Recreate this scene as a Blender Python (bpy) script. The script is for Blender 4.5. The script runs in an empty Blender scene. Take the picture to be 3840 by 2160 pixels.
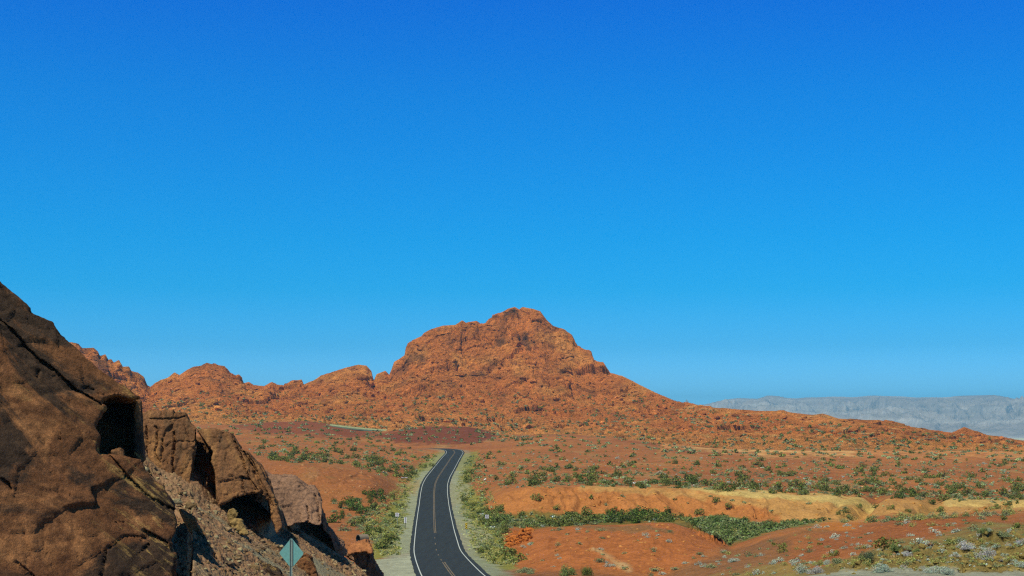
import bpy, bmesh, math, random
import numpy as np
from mathutils import Vector, Matrix
SC = bpy.context.scene
COL = SC.collection
R = math.radians
# ------------------------------------------------------------------ camera
F, CX, HY = 5333.33, 1920.0, 1600.0          # focal length in photo pixels, centre column, eye-level row
cam = bpy.data.objects.new('camera', bpy.data.cameras.new('camera'))
COL.objects.link(cam); SC.camera = cam
cam.data.lens = 50; cam.data.sensor_width = 36
cam.data.shift_y = (HY-1080)/3840.0
cam.location = (0, 0, 0); cam.rotation_euler = (R(90), 0, 0)
cam.data.clip_start = 0.5; cam.data.clip_end = 90000
# ------------------------------------------------------------------ light
SUN = Vector((-0.31, -0.42, 0.85)).normalized()      # towards the sun
sun_el = math.asin(SUN.z); sun_az = math.atan2(SUN.x, SUN.y)
w = bpy.data.worlds.new('World'); SC.world = w; w.use_nodes = True
nt = w.node_tree; nt.nodes.clear()
sky = nt.nodes.new('ShaderNodeTexSky'); sky.sky_type = 'NISHITA'; sky.sun_disc = False
sky.sun_elevation = sun_el; sky.sun_rotation = sun_az
sky.altitude = 600; sky.air_density = 1.0; sky.dust_density = 0.3; sky.ozone_density = 3.0
L = nt.links.new
# clear desert air: deepen the sky's colour with height above the horizon (by direction, so it holds from anywhere)
SKYT = [(0, (0.62, 1.75, 3.3)), (0.032, (0.36, 1.16, 2.15)), (0.056, (0.15, 0.84, 1.55)), (0.095, (0.02, 0.78, 1.38)), (0.13, (0, 0.77, 1.39)), (0.166, (0, 0.75, 1.43)), (0.2245, (0, 0.70, 1.50)), (0.287, (0, 0.58, 1.60)), (0.45, (0.0, 0.25, 0.72)), (0.7, (0.02, 0.15, 0.32)), (1, (0.02, 0.12, 0.22))]
def sky_node(ty): return nt.nodes.new(ty)
tcw = sky_node('ShaderNodeTexCoord'); sx = sky_node('ShaderNodeSeparateXYZ'); L(tcw.outputs['Generated'], sx.inputs[0])
cw = sky_node('ShaderNodeValToRGB'); L(sx.outputs['Z'], cw.inputs[0])
el_ = cw.color_ramp.elements
while len(el_) < len(SKYT): el_.new(.5)
for e_, (p_, c_) in zip(el_, SKYT): e_.position = p_; e_.color = (*c_, 1)
mul = sky_node('ShaderNodeMix'); mul.data_type = 'RGBA'; mul.blend_type = 'MULTIPLY'; mul.inputs[0].default_value = 1
L(sky.outputs[0], mul.inputs[6]); L(cw.outputs[0], mul.inputs[7])
bg = nt.nodes.new('ShaderNodeBackground'); bg.inputs[1].default_value = 0.10
wo = nt.nodes.new('ShaderNodeOutputWorld')
L(mul.outputs[2], bg.inputs[0]); L(bg.outputs[0], wo.inputs[0])
sl = bpy.data.lights.new('sun', 'SUN'); sl.energy = 5.0; sl.angle = R(0.5); sl.color = (1, .91, .76)
so = bpy.data.objects.new('sun', sl); COL.objects.link(so)
so.rotation_euler = SUN.to_track_quat('Z', 'Y').to_euler()
SC.view_settings.view_transform = 'Standard'; SC.view_settings.look = 'None'
SC.cycles.use_denoising = False; SC.cycles.filter_width = 1.25
SC.view_settings.exposure = 0; SC.view_settings.gamma = 1
# ------------------------------------------------------------------ numeric helpers
rng = np.random.default_rng(7); random.seed(7)
_P = rng.permutation(256).astype(np.int32); _P = np.concatenate([_P, _P])
_G = rng.normal(size=(256, 3)); _G = (_G/np.linalg.norm(_G, axis=1)[:, None]).astype(np.float32)
def perlin(x, y, z):
    x = np.asarray(x, np.float32); y = np.asarray(y, np.float32); z = np.asarray(z, np.float32)
    xi = np.floor(x).astype(np.int32); yi = np.floor(y).astype(np.int32); zi = np.floor(z).astype(np.int32)
    xf = x-xi; yf = y-yi; zf = z-zi
    u = xf*xf*xf*(xf*(xf*6-15)+10); v = yf*yf*yf*(yf*(yf*6-15)+10); t = zf*zf*zf*(zf*(zf*6-15)+10)
    def c(a, b, d):
        g = _G[_P[_P[_P[(xi+a) & 255]+((yi+b) & 255)]+((zi+d) & 255)]]
        return g[..., 0]*(xf-a)+g[..., 1]*(yf-b)+g[..., 2]*(zf-d)
    x00 = c(0,0,0)*(1-u)+c(1,0,0)*u; x10 = c(0,1,0)*(1-u)+c(1,1,0)*u
    x01 = c(0,0,1)*(1-u)+c(1,0,1)*u; x11 = c(0,1,1)*(1-u)+c(1,1,1)*u
    return ((x00*(1-v)+x10*v)*(1-t)+(x01*(1-v)+x11*v)*t)*1.5
def fbm(x, y, z=0.0, o=4, gain=.5, ridged=False):
    z = np.zeros_like(x)+z; s = 0; a = 1; n = 0
    for i in range(o):
        p = perlin(x*2**i+17.3*i, y*2**i-9.1*i, z*2**i+3.7*i)
        if ridged: p = 1-2*np.abs(p)
        s = s+a*p; n += a; a *= gain
    return s/n
_C = rng.random((256, 8)).astype(np.float32)
def cells(x, y, z):
    """fractured-block noise: nearest cell -> (f1, f2, cell value, tilted offset)"""
    x = np.asarray(x, np.float32); y = np.asarray(y, np.float32); z = np.asarray(z, np.float32)
    bx = np.floor(x-.5).astype(np.int32); by = np.floor(y-.5).astype(np.int32); bz = np.floor(z-.5).astype(np.int32)
    f1 = np.full(x.shape, 9., np.float32); f2 = f1.copy(); val = np.zeros_like(f1); til = np.zeros_like(f1)
    for a in (0, 1):
        for b in (0, 1):
            for c in (0, 1):
                h = _C[_P[_P[_P[(bx+a) & 255]+((by+b) & 255)]+((bz+c) & 255)]]
                dx = x-(bx+a+.15+.7*h[..., 0]); dy = y-(by+b+.15+.7*h[..., 1]); dz = z-(bz+c+.15+.7*h[..., 2])
                d = np.sqrt(dx*dx+dy*dy+dz*dz)
                near = d < f1
                f2 = np.where(near, f1, np.minimum(f2, d))
                tl = (h[..., 4]-.5)*dx+(h[..., 5]-.5)*dy+(h[..., 6]-.5)*dz
                val = np.where(near, h[..., 3], val); til = np.where(near, tl, til)
                f1 = np.where(near, d, f1)
    return f1, f2, val, til
def crag(x, y, z, crack=.25):
    f1, f2, v, t = cells(x, y, z)
    e = np.clip((f2-f1)/.16, 0, 1)
    return (v-.5)+1.5*t-crack*(1-e)
def sstep(a, b, x):
    t = np.clip((x-a)/(b-a), 0, 1); return t*t*(3-2*t)
def blur(a, n):
    if n < 1: return a
    k = np.hanning(2*n+3)[1:-1]; k /= k.sum()
    return np.convolve(np.pad(a, n, mode='edge'), k, 'valid')
def pt(u, v, D):
    return Vector(((u-CX)/F*D, D, (HY-v)/F*D))
def srgb(r, g, b):
    f = lambda c: ((c/255+.055)/1.055)**2.4 if c > 10 else c/255/12.92
    return np.array([f(r), f(g), f(b)], np.float32)
def inpoly(u, v, poly):
    """signed distance, positive inside"""
    P = np.array(poly, np.float32); n = len(P)
    d = np.full(u.shape, 1e9, np.float32); ins = np.zeros(u.shape, bool)
    for i in range(n):
        a = P[i]; b = P[(i+1) % n]; e = b-a
        t = np.clip(((u-a[0])*e[0]+(v-a[1])*e[1])/max(e@e, 1e-6), 0, 1)
        d = np.minimum(d, np.hypot(u-a[0]-t*e[0], v-a[1]-t*e[1]))
        if a[1] != b[1]:
            c = (a[1] > v) != (b[1] > v)
            ins ^= c & (u < (b[0]-a[0])*(v-a[1])/(b[1]-a[1])+a[0])
    return np.where(ins, d, -d)
def polyline_dist(u, v, P):
    P = np.array(P, np.float32); d = np.full(u.shape, 1e9, np.float32)
    for i in range(len(P)-1):
        a = P[i]; e = P[i+1]-a
        t = np.clip(((u-a[0])*e[0]+(v-a[1])*e[1])/(e@e), 0, 1)
        d = np.minimum(d, np.hypot(u-a[0]-t*e[0], v-a[1]-t*e[1]))
    return d
# ------------------------------------------------------------------ object helpers
def tag(o, label=None, cat=None, group=None, kind=None):
    if label: o['label'] = label
    if cat: o['category'] = cat
    if group: o['group'] = group
    if kind: o['kind'] = kind
    return o
def mesh_from(name, verts, faces, mat=None, col=None, smooth=True, parent=None, link=True):
    verts = np.asarray(verts, np.float32); faces = np.asarray(faces, np.int32)
    k = faces.shape[1]
    m = bpy.data.meshes.new(name)
    m.vertices.add(len(verts)); m.vertices.foreach_set('co', verts.ravel())
    m.loops.add(faces.size); m.loops.foreach_set('vertex_index', faces.ravel())
    m.polygons.add(len(faces)); m.polygons.foreach_set('loop_start', np.arange(0, faces.size, k, dtype=np.int32))
    m.polygons.foreach_set('use_smooth', np.full(len(faces), smooth))
    m.update(calc_edges=True)
    if col is not None:
        ca = m.color_attributes.new('tint', 'FLOAT_COLOR', 'POINT')
        c4 = np.ones((len(verts), 4), np.float32); c4[:, :3] = col; ca.data.foreach_set('color', c4.ravel())
    if mat: m.materials.append(mat)
    if not link: return m
    o = bpy.data.objects.new(name, m); COL.objects.link(o); o.parent = parent
    return o
def grid_faces(nr, nc):
    i = (np.arange(nr-1)[:, None]*nc+np.arange(nc-1)[None]).ravel()
    return np.stack([i, i+1, i+nc+1, i+nc], 1)
class NT:
    def __init__(s, name, rough=.9, spec=.1):
        s.m = bpy.data.materials.new(name); s.m.use_nodes = True; s.t = s.m.node_tree; s.n = s.t.nodes
        s.b = s.n['Principled BSDF']; s.b.inputs['Roughness'].default_value = rough
        s.b.inputs['Specular IOR Level'].default_value = spec
    def node(s, ty, **kw):
        n = s.n.new(ty)
        for k, v in kw.items(): setattr(n, k, v)
        return n
    def link(s, a, b): s.t.links.new(a, b)
    def coord(s, scale=(1, 1, 1), rot=(0, 0, 0)):
        tc = s.node('ShaderNodeTexCoord'); mr = s.node('ShaderNodeMapping'); mp = s.node('ShaderNodeMapping')
        mr.inputs['Rotation'].default_value = rot; mp.inputs['Scale'].default_value = scale
        s.link(tc.outputs['Object'], mr.inputs[0]); s.link(mr.outputs[0], mp.inputs[0]); return mp.outputs[0]
    def noise(s, vec, scale, det=6, rough=.6, dist=0):
        n = s.node('ShaderNodeTexNoise'); n.inputs['Scale'].default_value = scale; n.inputs['Detail'].default_value = det
        n.inputs['Roughness'].default_value = rough; n.inputs['Distortion'].default_value = dist
        s.link(vec, n.inputs['Vector']); return n.outputs[0]
    def ramp(s, f, stops):
        r = s.node('ShaderNodeValToRGB'); e = r.color_ramp.elements
        while len(e) < len(stops): e.new(.5)
        for i, (p, c) in enumerate(stops):
            e[i].position = p; e[i].color = (*c, 1) if hasattr(c, '__len__') else (c, c, c, 1)
        s.link(f, r.inputs[0]); return r.outputs[0]
    def mix(s, f, a, b, mode='MIX'):
        n = s.node('ShaderNodeMix'); n.data_type = 'RGBA'; n.blend_type = mode
        for k, x in ((0, f), (6, a), (7, b)):
            if hasattr(x, 'is_linked') or hasattr(x, 'links'): s.link(x, n.inputs[k])
            else: n.inputs[k].default_value = x if k == 0 else (*x[:3], 1)
        return n.outputs[2]
    def attr(s, name='tint'):
        n = s.node('ShaderNodeAttribute'); n.attribute_name = name; return n.outputs['Color']
    def bump(s, h, strength=.5, dist=.1, normal=None):
        b = s.node('ShaderNodeBump'); b.inputs['Strength'].default_value = strength; b.inputs['Distance'].default_value = dist
        s.link(h, b.inputs['Height'])
        if normal is not None: s.link(normal, b.inputs['Normal'])
        return b.outputs[0]
    def out(s, colr, normal=None):
        s.link(colr, s.b.inputs['Base Color'])
        if normal is not None: s.link(normal, s.b.inputs['Normal'])
        return s.m
def plain(name, c, rough=.6, metal=0, spec=.3):
    t = NT(name, rough, spec); t.b.inputs['Base Color'].default_value = (*c, 1); t.b.inputs['Metallic'].default_value = metal
    v = t.coord(); n = t.noise(v, 14, 4)
    return t.out(t.mix(1, tuple(c), t.ramp(n, [(.3, .82), (.7, 1.08)]), 'MULTIPLY'))
# ------------------------------------------------------------------ materials
def soil_material():
    t = NT('red_soil'); v = t.coord(); a = t.attr()
    c = t.mix(1, a, t.ramp(t.noise(v, .35, 8, .75), [(.3, .66), (.5, 1.0), (.72, 1.28)]), 'MULTIPLY')
    c = t.mix(1, c, t.ramp(t.noise(v, 2.2, 6, .8), [(.32, .62), (.5, 1.0), (.68, 1.35)]), 'MULTIPLY')
    n = t.bump(t.noise(v, .8, 8, .7), .6, .8); n = t.bump(t.noise(v, 6, 5, .7), .6, .12, n)
    return t.out(c, n)
def mount_material():
    t = NT('red_sandstone'); v = t.coord(); a = t.attr()
    c = t.mix(1, a, t.ramp(t.noise(v, .05, 8, .7), [(.3, .70), (.5, 1.0), (.7, 1.28)]), 'MULTIPLY')
    c = t.mix(1, c, t.ramp(t.noise(v, .35, 6, .75), [(.32, .62), (.5, 1.0), (.68, 1.3)]), 'MULTIPLY')
    vo = t.node('ShaderNodeTexVoronoi', feature='DISTANCE_TO_EDGE'); vo.inputs['Scale'].default_value = .16
    t.link(v, vo.inputs['Vector'])
    n = t.bump(t.ramp(vo.outputs['Distance'], [(0, 0.), (.18, 1.)]), .7, 2.0)
    n = t.bump(t.noise(v, .25, 10, .8), 1.0, 5.0, n)
    return t.out(c, n)
def rock_material(name, base, dark, light, streak, rot=(0, 0, 0), amt=.5, yellow=None, patch=(.46, .53), ps=.30, bs=1.0):
    t = NT(name, .82, .12); v = t.coord(); vr = t.coord((.45, .45, 1.0), rot); vs = t.coord((.22, .22, 1.6), rot)
    big = t.noise(vr, ps*1.6, 8, .68, .9)
    c = t.mix(t.ramp(t.noise(v, .45, 6, .6, .5), [(.35, 0.), (.65, 1.)]), base, tuple(x*.72 for x in base))
    c = t.mix(t.ramp(t.noise(vr, .8, 6, .62, 1.2), [(.50, 0.), (.62, amt)]), c, light)
    c = t.mix(t.ramp(big, [(patch[0], .92), (patch[1], 0.)]), c, dark)
    c = t.mix(t.ramp(t.noise(vs, 2.4, 7, .7), [(.56, 0.), (.68, .4)]), c, streak)
    if yellow is not None:
        y_ = t.ramp(t.noise(vs, 3.4, 6, .75, .4), [(.53, 0.), (.62, .6)])
        z_ = t.ramp(t.noise(v, .22, 3, .5), [(.50, 0.), (.58, 1.)])
        m_ = t.mix(1, y_, z_, 'MULTIPLY'); c = t.mix(m_, c, yellow)
    c = t.mix(1, c, t.ramp(t.noise(v, 4, 9, .78), [(.3, .60), (.5, 1.0), (.7, 1.4)]), 'MULTIPLY')
    c = t.mix(1, c, t.ramp(t.noise(v, 22, 4, .7), [(.3, .72), (.5, 1.0), (.7, 1.28)]), 'MULTIPLY')
    vo = t.node('ShaderNodeTexVoronoi'); vo.inputs['Scale'].default_value = 3.2; t.link(v, vo.inputs['Vector'])
    n = t.bump(t.noise(vs, 3.0, 6, .7), .14*bs, .10)
    n = t.bump(vo.outputs['Distance'], .35*bs, .10, n)
    n = t.bump(t.noise(v, 1.4, 12, .76), .75*bs, .20, n)
    return t.out(c, n)
def leaf_material(name, rough=.75):
    t = NT(name, rough, .15)
    oi = t.node('ShaderNodeObjectInfo')
    c = t.mix(1, t.attr(), t.ramp(oi.outputs['Random'], [(0, (.78, .82, .8)), (.5, (1, 1, 1)), (1, (1.14, 1.16, 1.12))]), 'MULTIPLY')
    return t.out(c)
M = {}
M['soil'] = soil_material(); M['mount'] = mount_material(); M['leaf'] = leaf_material('foliage')
M['rockA'] = rock_material('varnished_brown_rock', (.195, .088, .036), (.045, .032, .021), (.42, .20, .075), (.10, .055, .027), (0, R(-40), 0), .7, (.50, .33, .10), (.485, .535), .22, 1.3)
M['rockB'] = rock_material('tan_brown_rock', (.225, .112, .048), (.15, .085, .04), (.38, .20, .07), (.13, .075, .035), (0, R(85), 0), .6, None, (.40, .47), .5, 1.3)
M['rockC'] = rock_material('purple_brown_rock', (.31, .185, .11), (.17, .10, .06), (.39, .23, .13), (.17, .10, .06), (R(20), 0, 0), .4, None, (.38, .45), .5, 1.5)
M['rockY'] = rock_material('yellow_brown_rock', (.33, .23, .085), (.17, .11, .045), (.42, .30, .11), (.16, .11, .05), (0, R(8), 0), .5, None, (.38, .45), .5, 1.3)
M['rockR'] = rock_material('red_brown_rock', (.36, .15, .06), (.2, .08, .03), (.45, .20, .07), (.2, .07, .03), (0, 0, 0), .5, None, (.38, .45), .5, 1.2)
def asphalt():
    t = NT('asphalt', .85, .25); v = t.coord(); a = t.attr()
    c = t.mix(1, a, t.ramp(t.noise(v, 30, 4, .8), [(.3, .7), (.7, 1.3)]), 'MULTIPLY')
    c = t.mix(1, c, t.ramp(t.noise(t.coord((1, .06, 1)), 1.6, 5, .6), [(.3, .8), (.7, 1.18)]), 'MULTIPLY')
    return t.out(c, t.bump(t.noise(v, 40, 3), .3, .02))
M['asphalt'] = asphalt()
def paint(name, c, lo, hi):
    t = NT(name, .6, .3); v = t.coord()
    c2 = t.mix(t.ramp(t.noise(v, 3.0, 6, .8), [(lo, 0.), (hi, 1.)]), (.06, .065, .06), c)
    return t.out(c2)
M['white_line'] = paint('white_road_paint', (.52, .58, .50), .26, .40)
M['yellow_line'] = paint('worn_yellow_road_paint', (.27, .19, .05), .41, .60)
M['white_metal'] = plain('white_sign_face', (.8, .8, .8), .5)
M['black_and_pipe_shade'] = plain('black_sign_paint_and_pipe_shade', (.012, .012, .012), .5)
M['red_paint'] = plain('dark_red_sign_paint', (.10, .03, .04), .5)
M['yellow_paint'] = plain('yellow_sign_paint', (.85, .6, .03), .5)
M['alu'] = plain('bare_aluminium_back', (.15, .40, .39), .5, .0, .4)
M['post'] = plain('galvanised_post', (.20, .30, .30), .5, .2, .4)
M['post_sunlit_tone'] = plain('post_flange_painted_sunlit', (.36, .46, .40), .45, .2, .4)  # post metal in a paler copy: sunlight on the flange put into its colour
M['brown_wood'] = plain('dark_brown_wood', (.05, .03, .02), .7)
M['steel'] = plain('weathered_corrugated_steel', (.20, .17, .12), .7, .2)
M['stem'] = plain('dry_stems', (.10, .075, .045), .9)
# ------------------------------------------------------------------ road course (from the photograph: row, left line, right line, distance)
ROADPX = [(2700, 1640, 2100, 62), (2330, 1655, 2010, 100), (2230, 1630, 1900, 125), (2150, 1575, 1808, 156), (2098, 1553, 1760, 182), (2064, 1549, 1728, 205), (1986, 1557, 1704, 248), (1928, 1564, 1692, 289),
          (1894, 1570, 1685, 320), (1850, 1576, 1679, 354), (1816, 1583, 1679, 382), (1789, 1597, 1688, 408), (1751, 1628, 1709, 458), (1720, 1653, 1725, 515), (1697, 1675, 1738, 580)]
rp = [(-1.6, -12, -1.5), (-1.0, 12, -2.1), (0.4, 35, -5.2)]
for (y, a, b, D) in ROADPX[1:]:
    rp.append((((a+b)/2-CX)/F*D, D, (HY-y)/F*D))
for (u, y, D) in ((1700, 1687, 612), (1668, 1683, 640), (1632, 1681, 662), (1590, 1682, 680), (1500, 1686, 700), (1400, 1690, 720)):
    rp.append(((u-CX)/F*D, D, (HY-y)/F*D))
rp = np.array(rp)
tt = np.concatenate([[0], np.cumsum(np.linalg.norm(np.diff(rp[:, :2], axis=0), axis=1))])
ts = np.arange(0, tt[-1], 1.5)
RD = np.stack([np.interp(ts, tt, rp[:, i]) for i in range(3)], 1)
for i in range(3): RD[:, i] = blur(RD[:, i], 10)
# ------------------------------------------------------------------ terrain profiles: rows of (x: y, D) per feature, near to far
def lv(*p):  # list of (x, y, D)
    return np.array(p, float)
LV = [
 lv((-600, 3300, 5), (4500, 3300, 5)),
 lv((-600, 2430, 25), (2000, 2560, 25), (3000, 2440, 25), (4500, 2400, 25)),
 lv((-600, 2350, 44), (1500, 2400, 44), (2300, 2330, 44), (3000, 2240, 44), (4500, 2220, 44)),
 lv((-600, 2400, 57), (1500, 2350, 57), (2700, 2290, 57), (3000, 2170, 56), (3150, 2146, 56), (3400, 2138, 56), (3840, 2146, 56), (4500, 2160, 56)),
 lv((-600, 2400, 78), (2000, 2350, 78), (2700, 2290, 78), (2850, 2215, 76), (3000, 2150, 74), (3080, 2122, 72), (3200, 2094, 72), (3350, 2056, 74), (3500, 2038, 76), (3650, 1992, 78), (3840, 1976, 80), (4500, 1950, 82)),
 lv((-600, 2330, 105), (1500, 2330, 105), (2000, 2260, 105), (2700, 2230, 105), (3000, 2170, 100), (3500, 2075, 98), (3840, 2020, 98), (4500, 2000, 98)),
 lv((-600, 2170, 150), (1500, 2170, 150), (1700, 2165, 150), (2000, 2158, 150), (2500, 2165, 150), (2740, 2112, 148), (3000, 2085, 140), (3400, 2030, 135), (3840, 1990, 130), (4500, 1980, 130)),
 lv((-600, 2050, 205), (1850, 2062, 205), (1890, 2050, 206), (1930, 2008, 210), (1960, 1984, 214), (2050, 1980, 216), (2200, 1968, 216), (2330, 1972, 216), (2440, 1958, 216), (2520, 1957, 216), (2600, 1985, 212), (2680, 2018, 208), (2740, 2048, 204), (2860, 2010, 198), (3080, 1970, 194), (3300, 1958, 192), (3500, 1942, 190), (3840, 1922, 190), (4500, 1905, 190)),
 lv((-600, 1992, 245), (1900, 1990, 245), (2000, 1990, 245), (2700, 1992, 245), (2860, 1994, 240), (3080, 1972, 230), (3400, 1962, 226), (3840, 1930, 224), (4500, 1915, 224)),
 lv((-600, 1965, 275), (900, 1960, 275), (1400, 1960, 275), (1800, 1952, 275), (2000, 1952, 272), (2300, 1945, 272), (2500, 1950, 272), (2700, 1955, 270), (2850, 1958, 268), (3000, 1955, 262), (3150, 1953, 258), (3400, 1934, 256), (3600, 1914, 256), (3840, 1902, 256), (4500, 1895, 256)),
 lv((-600, 1900, 310), (900, 1880, 310), (1150, 1872, 310), (1350, 1885, 310), (1500, 1920, 305), (1560, 1915, 305), (1720, 1912, 305), (1790, 1895, 302), (1850, 1852, 300), (2000, 1828, 298), (2200, 1824, 296), (2500, 1832, 296), (2700, 1839, 294), (2900, 1853, 292), (3100, 1861, 290), (3300, 1868, 288), (3500, 1874, 286), (3840, 1884, 284), (4500, 1890, 284)),
 lv((-600, 1740, 385), (900, 1736, 385), (1100, 1742, 385), (1250, 1748, 385), (1400, 1772, 382), (1500, 1800, 382), (1580, 1817, 382), (1700, 1812, 382), (1850, 1790, 382), (2000, 1776, 385), (3000, 1782, 385), (4500, 1795, 385)),
 lv((-600, 1690, 470), (900, 1698, 470), (1200, 1716, 470), (1500, 1738, 470), (1640, 1746, 470), (1800, 1744, 470), (2000, 1738, 470), (2500, 1738, 470), (3000, 1745, 470), (4500, 1755, 470)),
 lv((-600, 1640, 590), (900, 1648, 590), (1200, 1666, 590), (1500, 1690, 590), (1640, 1695, 592), (1760, 1690, 592), (2000, 1684, 590), (2500, 1692, 575), (2700, 1706, 560), (3000, 1714, 550), (3500, 1720, 545), (4500, 1735, 540)),
 lv((-600, 1612, 720), (900, 1618, 720), (1200, 1634, 720), (1450, 1668, 720), (1560, 1676, 715), (1700, 1674, 700), (1800, 1666, 710), (2000, 1652, 715), (2300, 1652, 710), (2500, 1680, 680), (2700, 1705, 640), (3000, 1710, 620), (3500, 1714, 610), (4500, 1730, 600)),
 lv((-600, 1590, 850), (900, 1592, 850), (1000, 1584, 850), (1150, 1578, 850), (1250, 1592, 850), (1340, 1611, 850), (1450, 1618, 850), (1530, 1606, 850), (1600, 1598, 850), (1750, 1600, 850), (1820, 1612, 850), (1870, 1629, 850), (2000, 1632, 850), (2120, 1628, 850), (2300, 1640, 840), (2500, 1666, 790), (2700, 1684, 720), (3000, 1690, 690), (3500, 1690, 680), (4500, 1705, 670)),
]
SKY_L = [(-600, 1200), (100, 1270), (294, 1290), (310, 1306), (351, 1304), (368, 1318), (374, 1335), (396, 1328), (405, 1349), (417, 1347), (427, 1360), (446, 1349), (460, 1375), (484, 1375), (493, 1392), (517, 1397), (540, 1413), (552, 1444), (564, 1451), (583, 1435), (630, 1416), (654, 1396), (673, 1406), (701, 1387), (725, 1375), (752, 1372), (775, 1360), (796, 1366), (820, 1374), (841, 1378), (862, 1399), (886, 1413), (896, 1410), (907, 1416), (914, 1437), (933, 1432), (952, 1444), (990, 1448), (1019, 1432), (1036, 1439), (1044, 1451), (1066, 1451), (1090, 1432), (1104, 1428), (1116, 1430), (1132, 1424), (1139, 1442), (1180, 1425), (1203, 1409), (1237, 1399), (1255, 1392), (1298, 1378), (1345, 1367), (1374, 1371), (1393, 1392), (1401, 1428), (1412, 1403), (1445, 1390), (1460, 1406), (1473, 1372), (1478, 1357), (1496, 1347), (1517, 1332), (1522, 1302), (1546, 1276), (1580, 1261), (1589, 1249), (1617, 1234), (1662, 1221), (1708, 1218), (1733, 1201), (1748, 1210), (1789, 1203), (1799, 1216), (1824, 1213), (1844, 1196), (1879, 1173), (1905, 1158), (1930, 1151), (1948, 1161), (1960, 1151), (1996, 1158), (2026, 1168), (2051, 1201), (2076, 1223), (2117, 1236), (2142, 1256), (2155, 1287), (2187, 1312), (2218, 1322), (2228, 1355), (2258, 1365), (2288, 1398), (2334, 1410), (2364, 1425), (2409, 1448), (2460, 1473), (2495, 1488), (2536, 1506), (2591, 1514), (2641, 1526), (2742, 1534), (2843, 1541), (2944, 1544), (3045, 1556), (3085, 1552), (3146, 1570), (3247, 1575), (3297, 1575), (3398, 1597), (3499, 1614), (3570, 1622), (3615, 1601), (3660, 1617), (3701, 1634), (3840, 1655), (4500, 1700)]
SKY_L = np.array(SKY_L, float)
FOOT = lv((-600, 1550, 960), (900, 1568, 960), (1200, 1588, 950), (1500, 1594, 960), (1800, 1602, 960), (2000, 1618, 960), (2200, 1620, 950), (2500, 1642, 890), (2700, 1655, 810), (3000, 1650, 780), (3400, 1660, 770), (3840, 1685, 760), (4500, 1700, 750))
SKYD = lv((-600, 0, 1150), (500, 0, 1180), (560, 0, 1210), (1400, 0, 1260), (1900, 0, 1330), (2200, 0, 1290), (2600, 0, 1120), (3000, 0, 1040), (3840, 0, 960), (4500, 0, 940))
U0, U1, NC = -420.0, 4260.0, 1560
US = np.linspace(U0, U1, NC)
def lev(l, n=9):
    return blur(np.interp(US, l[:, 0], l[:, 1]), n), blur(np.interp(US, l[:, 0], l[:, 2]), n)
Ys, Ds = [], []
for l in LV:
    y, d = lev(l, 6 if len(l) > 8 else 12); Ys.append(y); Ds.append(d)
fy, fd = lev(FOOT, 15)
sy = np.interp(US, SKY_L[:, 0], SKY_L[:, 1]); sd = lev(SKYD, 30)[1]
sy_s = blur(sy, 10)
Ys.append(fy); Ds.append(fd)
steep = np.clip((fy-sy_s)/400, 0, 1)              # how tall the mountain stands in this column
for tD, tY in ((.36, .20), (.62, .42), (.82, .68)):
    Ys.append(fy+(sy_s-fy)*(tY+.06*(1-steep))); Ds.append(fd+(sd-fd)*tD)
Ys.append(sy+0.0); Ds.append(sd)
Zs = [(HY-y)/F*d for y, d in zip(Ys, Ds)]
Ds.append(sd+25); Zs.append(Zs[-1]-6-4*steep)
Ds.append(sd+130); Zs.append(Zs[-2]*.45-14)
Ds.append(sd+420); Zs.append(np.full(NC, -75.))
D_k = np.array(Ds); Z_k = np.array(Zs)
def pchip_rows(D_k, Z_k, rows):
    """rows: list of float level positions -> D (n,NC), Z"""
    h = np.diff(D_k, axis=0); dl = np.diff(Z_k, axis=0)/h
    m = np.zeros_like(Z_k)
    w1 = 2*h[1:]+h[:-1]; w2 = h[1:]+2*h[:-1]
    same = dl[1:]*dl[:-1] > 0
    with np.errstate(divide='ignore', invalid='ignore'):
        mm = (w1+w2)/(w1/dl[:-1]+w2/dl[1:])
    m[1:-1] = np.where(same, mm, 0); m[0] = dl[0]; m[-1] = dl[-1]
    rows = np.asarray(rows); k = np.minimum(rows.astype(int), len(D_k)-2); t = (rows-k)[:, None]
    H = h[k]
    D = D_k[k]+t*H
    t2 = t*t; t3 = t2*t
    Z = (2*t3-3*t2+1)*Z_k[k]+(t3-2*t2+t)*H*m[k]+(-2*t3+3*t2)*Z_k[k+1]+(t3-t2)*H*m[k+1]
    return D, Z
KG = len(LV)-1           # ground ends at the last soft hill crest, the mountain starts there
cnt_g = [6, 14, 26, 60, 30, 50, 90, 50, 50, 110, 90, 50, 60, 60, 70]
rows = np.concatenate([np.linspace(i, i+1, n, endpoint=False) for i, n in enumerate(cnt_g)]+[[KG]])
GD, GZ = pchip_rows(D_k, Z_k, rows)
cnt_m = [60, 120, 110, 110, 110, 14, 20, 12]
rows_m = np.concatenate([np.linspace(KG+i, KG+i+1, n, endpoint=False) for i, n in enumerate(cnt_m)]+[[KG+8]])
MD, MZ = pchip_rows(D_k, Z_k, rows_m)
S = (US-CX)/F
GX = S[None]*GD; MX = S[None]*MD
# --- ground relief
amp = np.interp(GD, [5, 60, 200, 400, 850], [.03, .16, .5, .9, 1.6])
GV = HY-GZ/GD*F; GU = np.broadcast_to(US[None], GD.shape)
seam = np.clip((KG-rows)/.6, 0, 1)[:, None]
rel = fbm(GX/26, GD/34, 0, 5)*.9+np.clip(fbm(GX/75, GD/60, 31, 3), 0, 1)*1.6*sstep(420, 620, GD)+fbm(GX/2.2, GD/3, 15, 3)*.10+fbm(GX/7, GD/9, 5, 4)*.28
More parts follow.
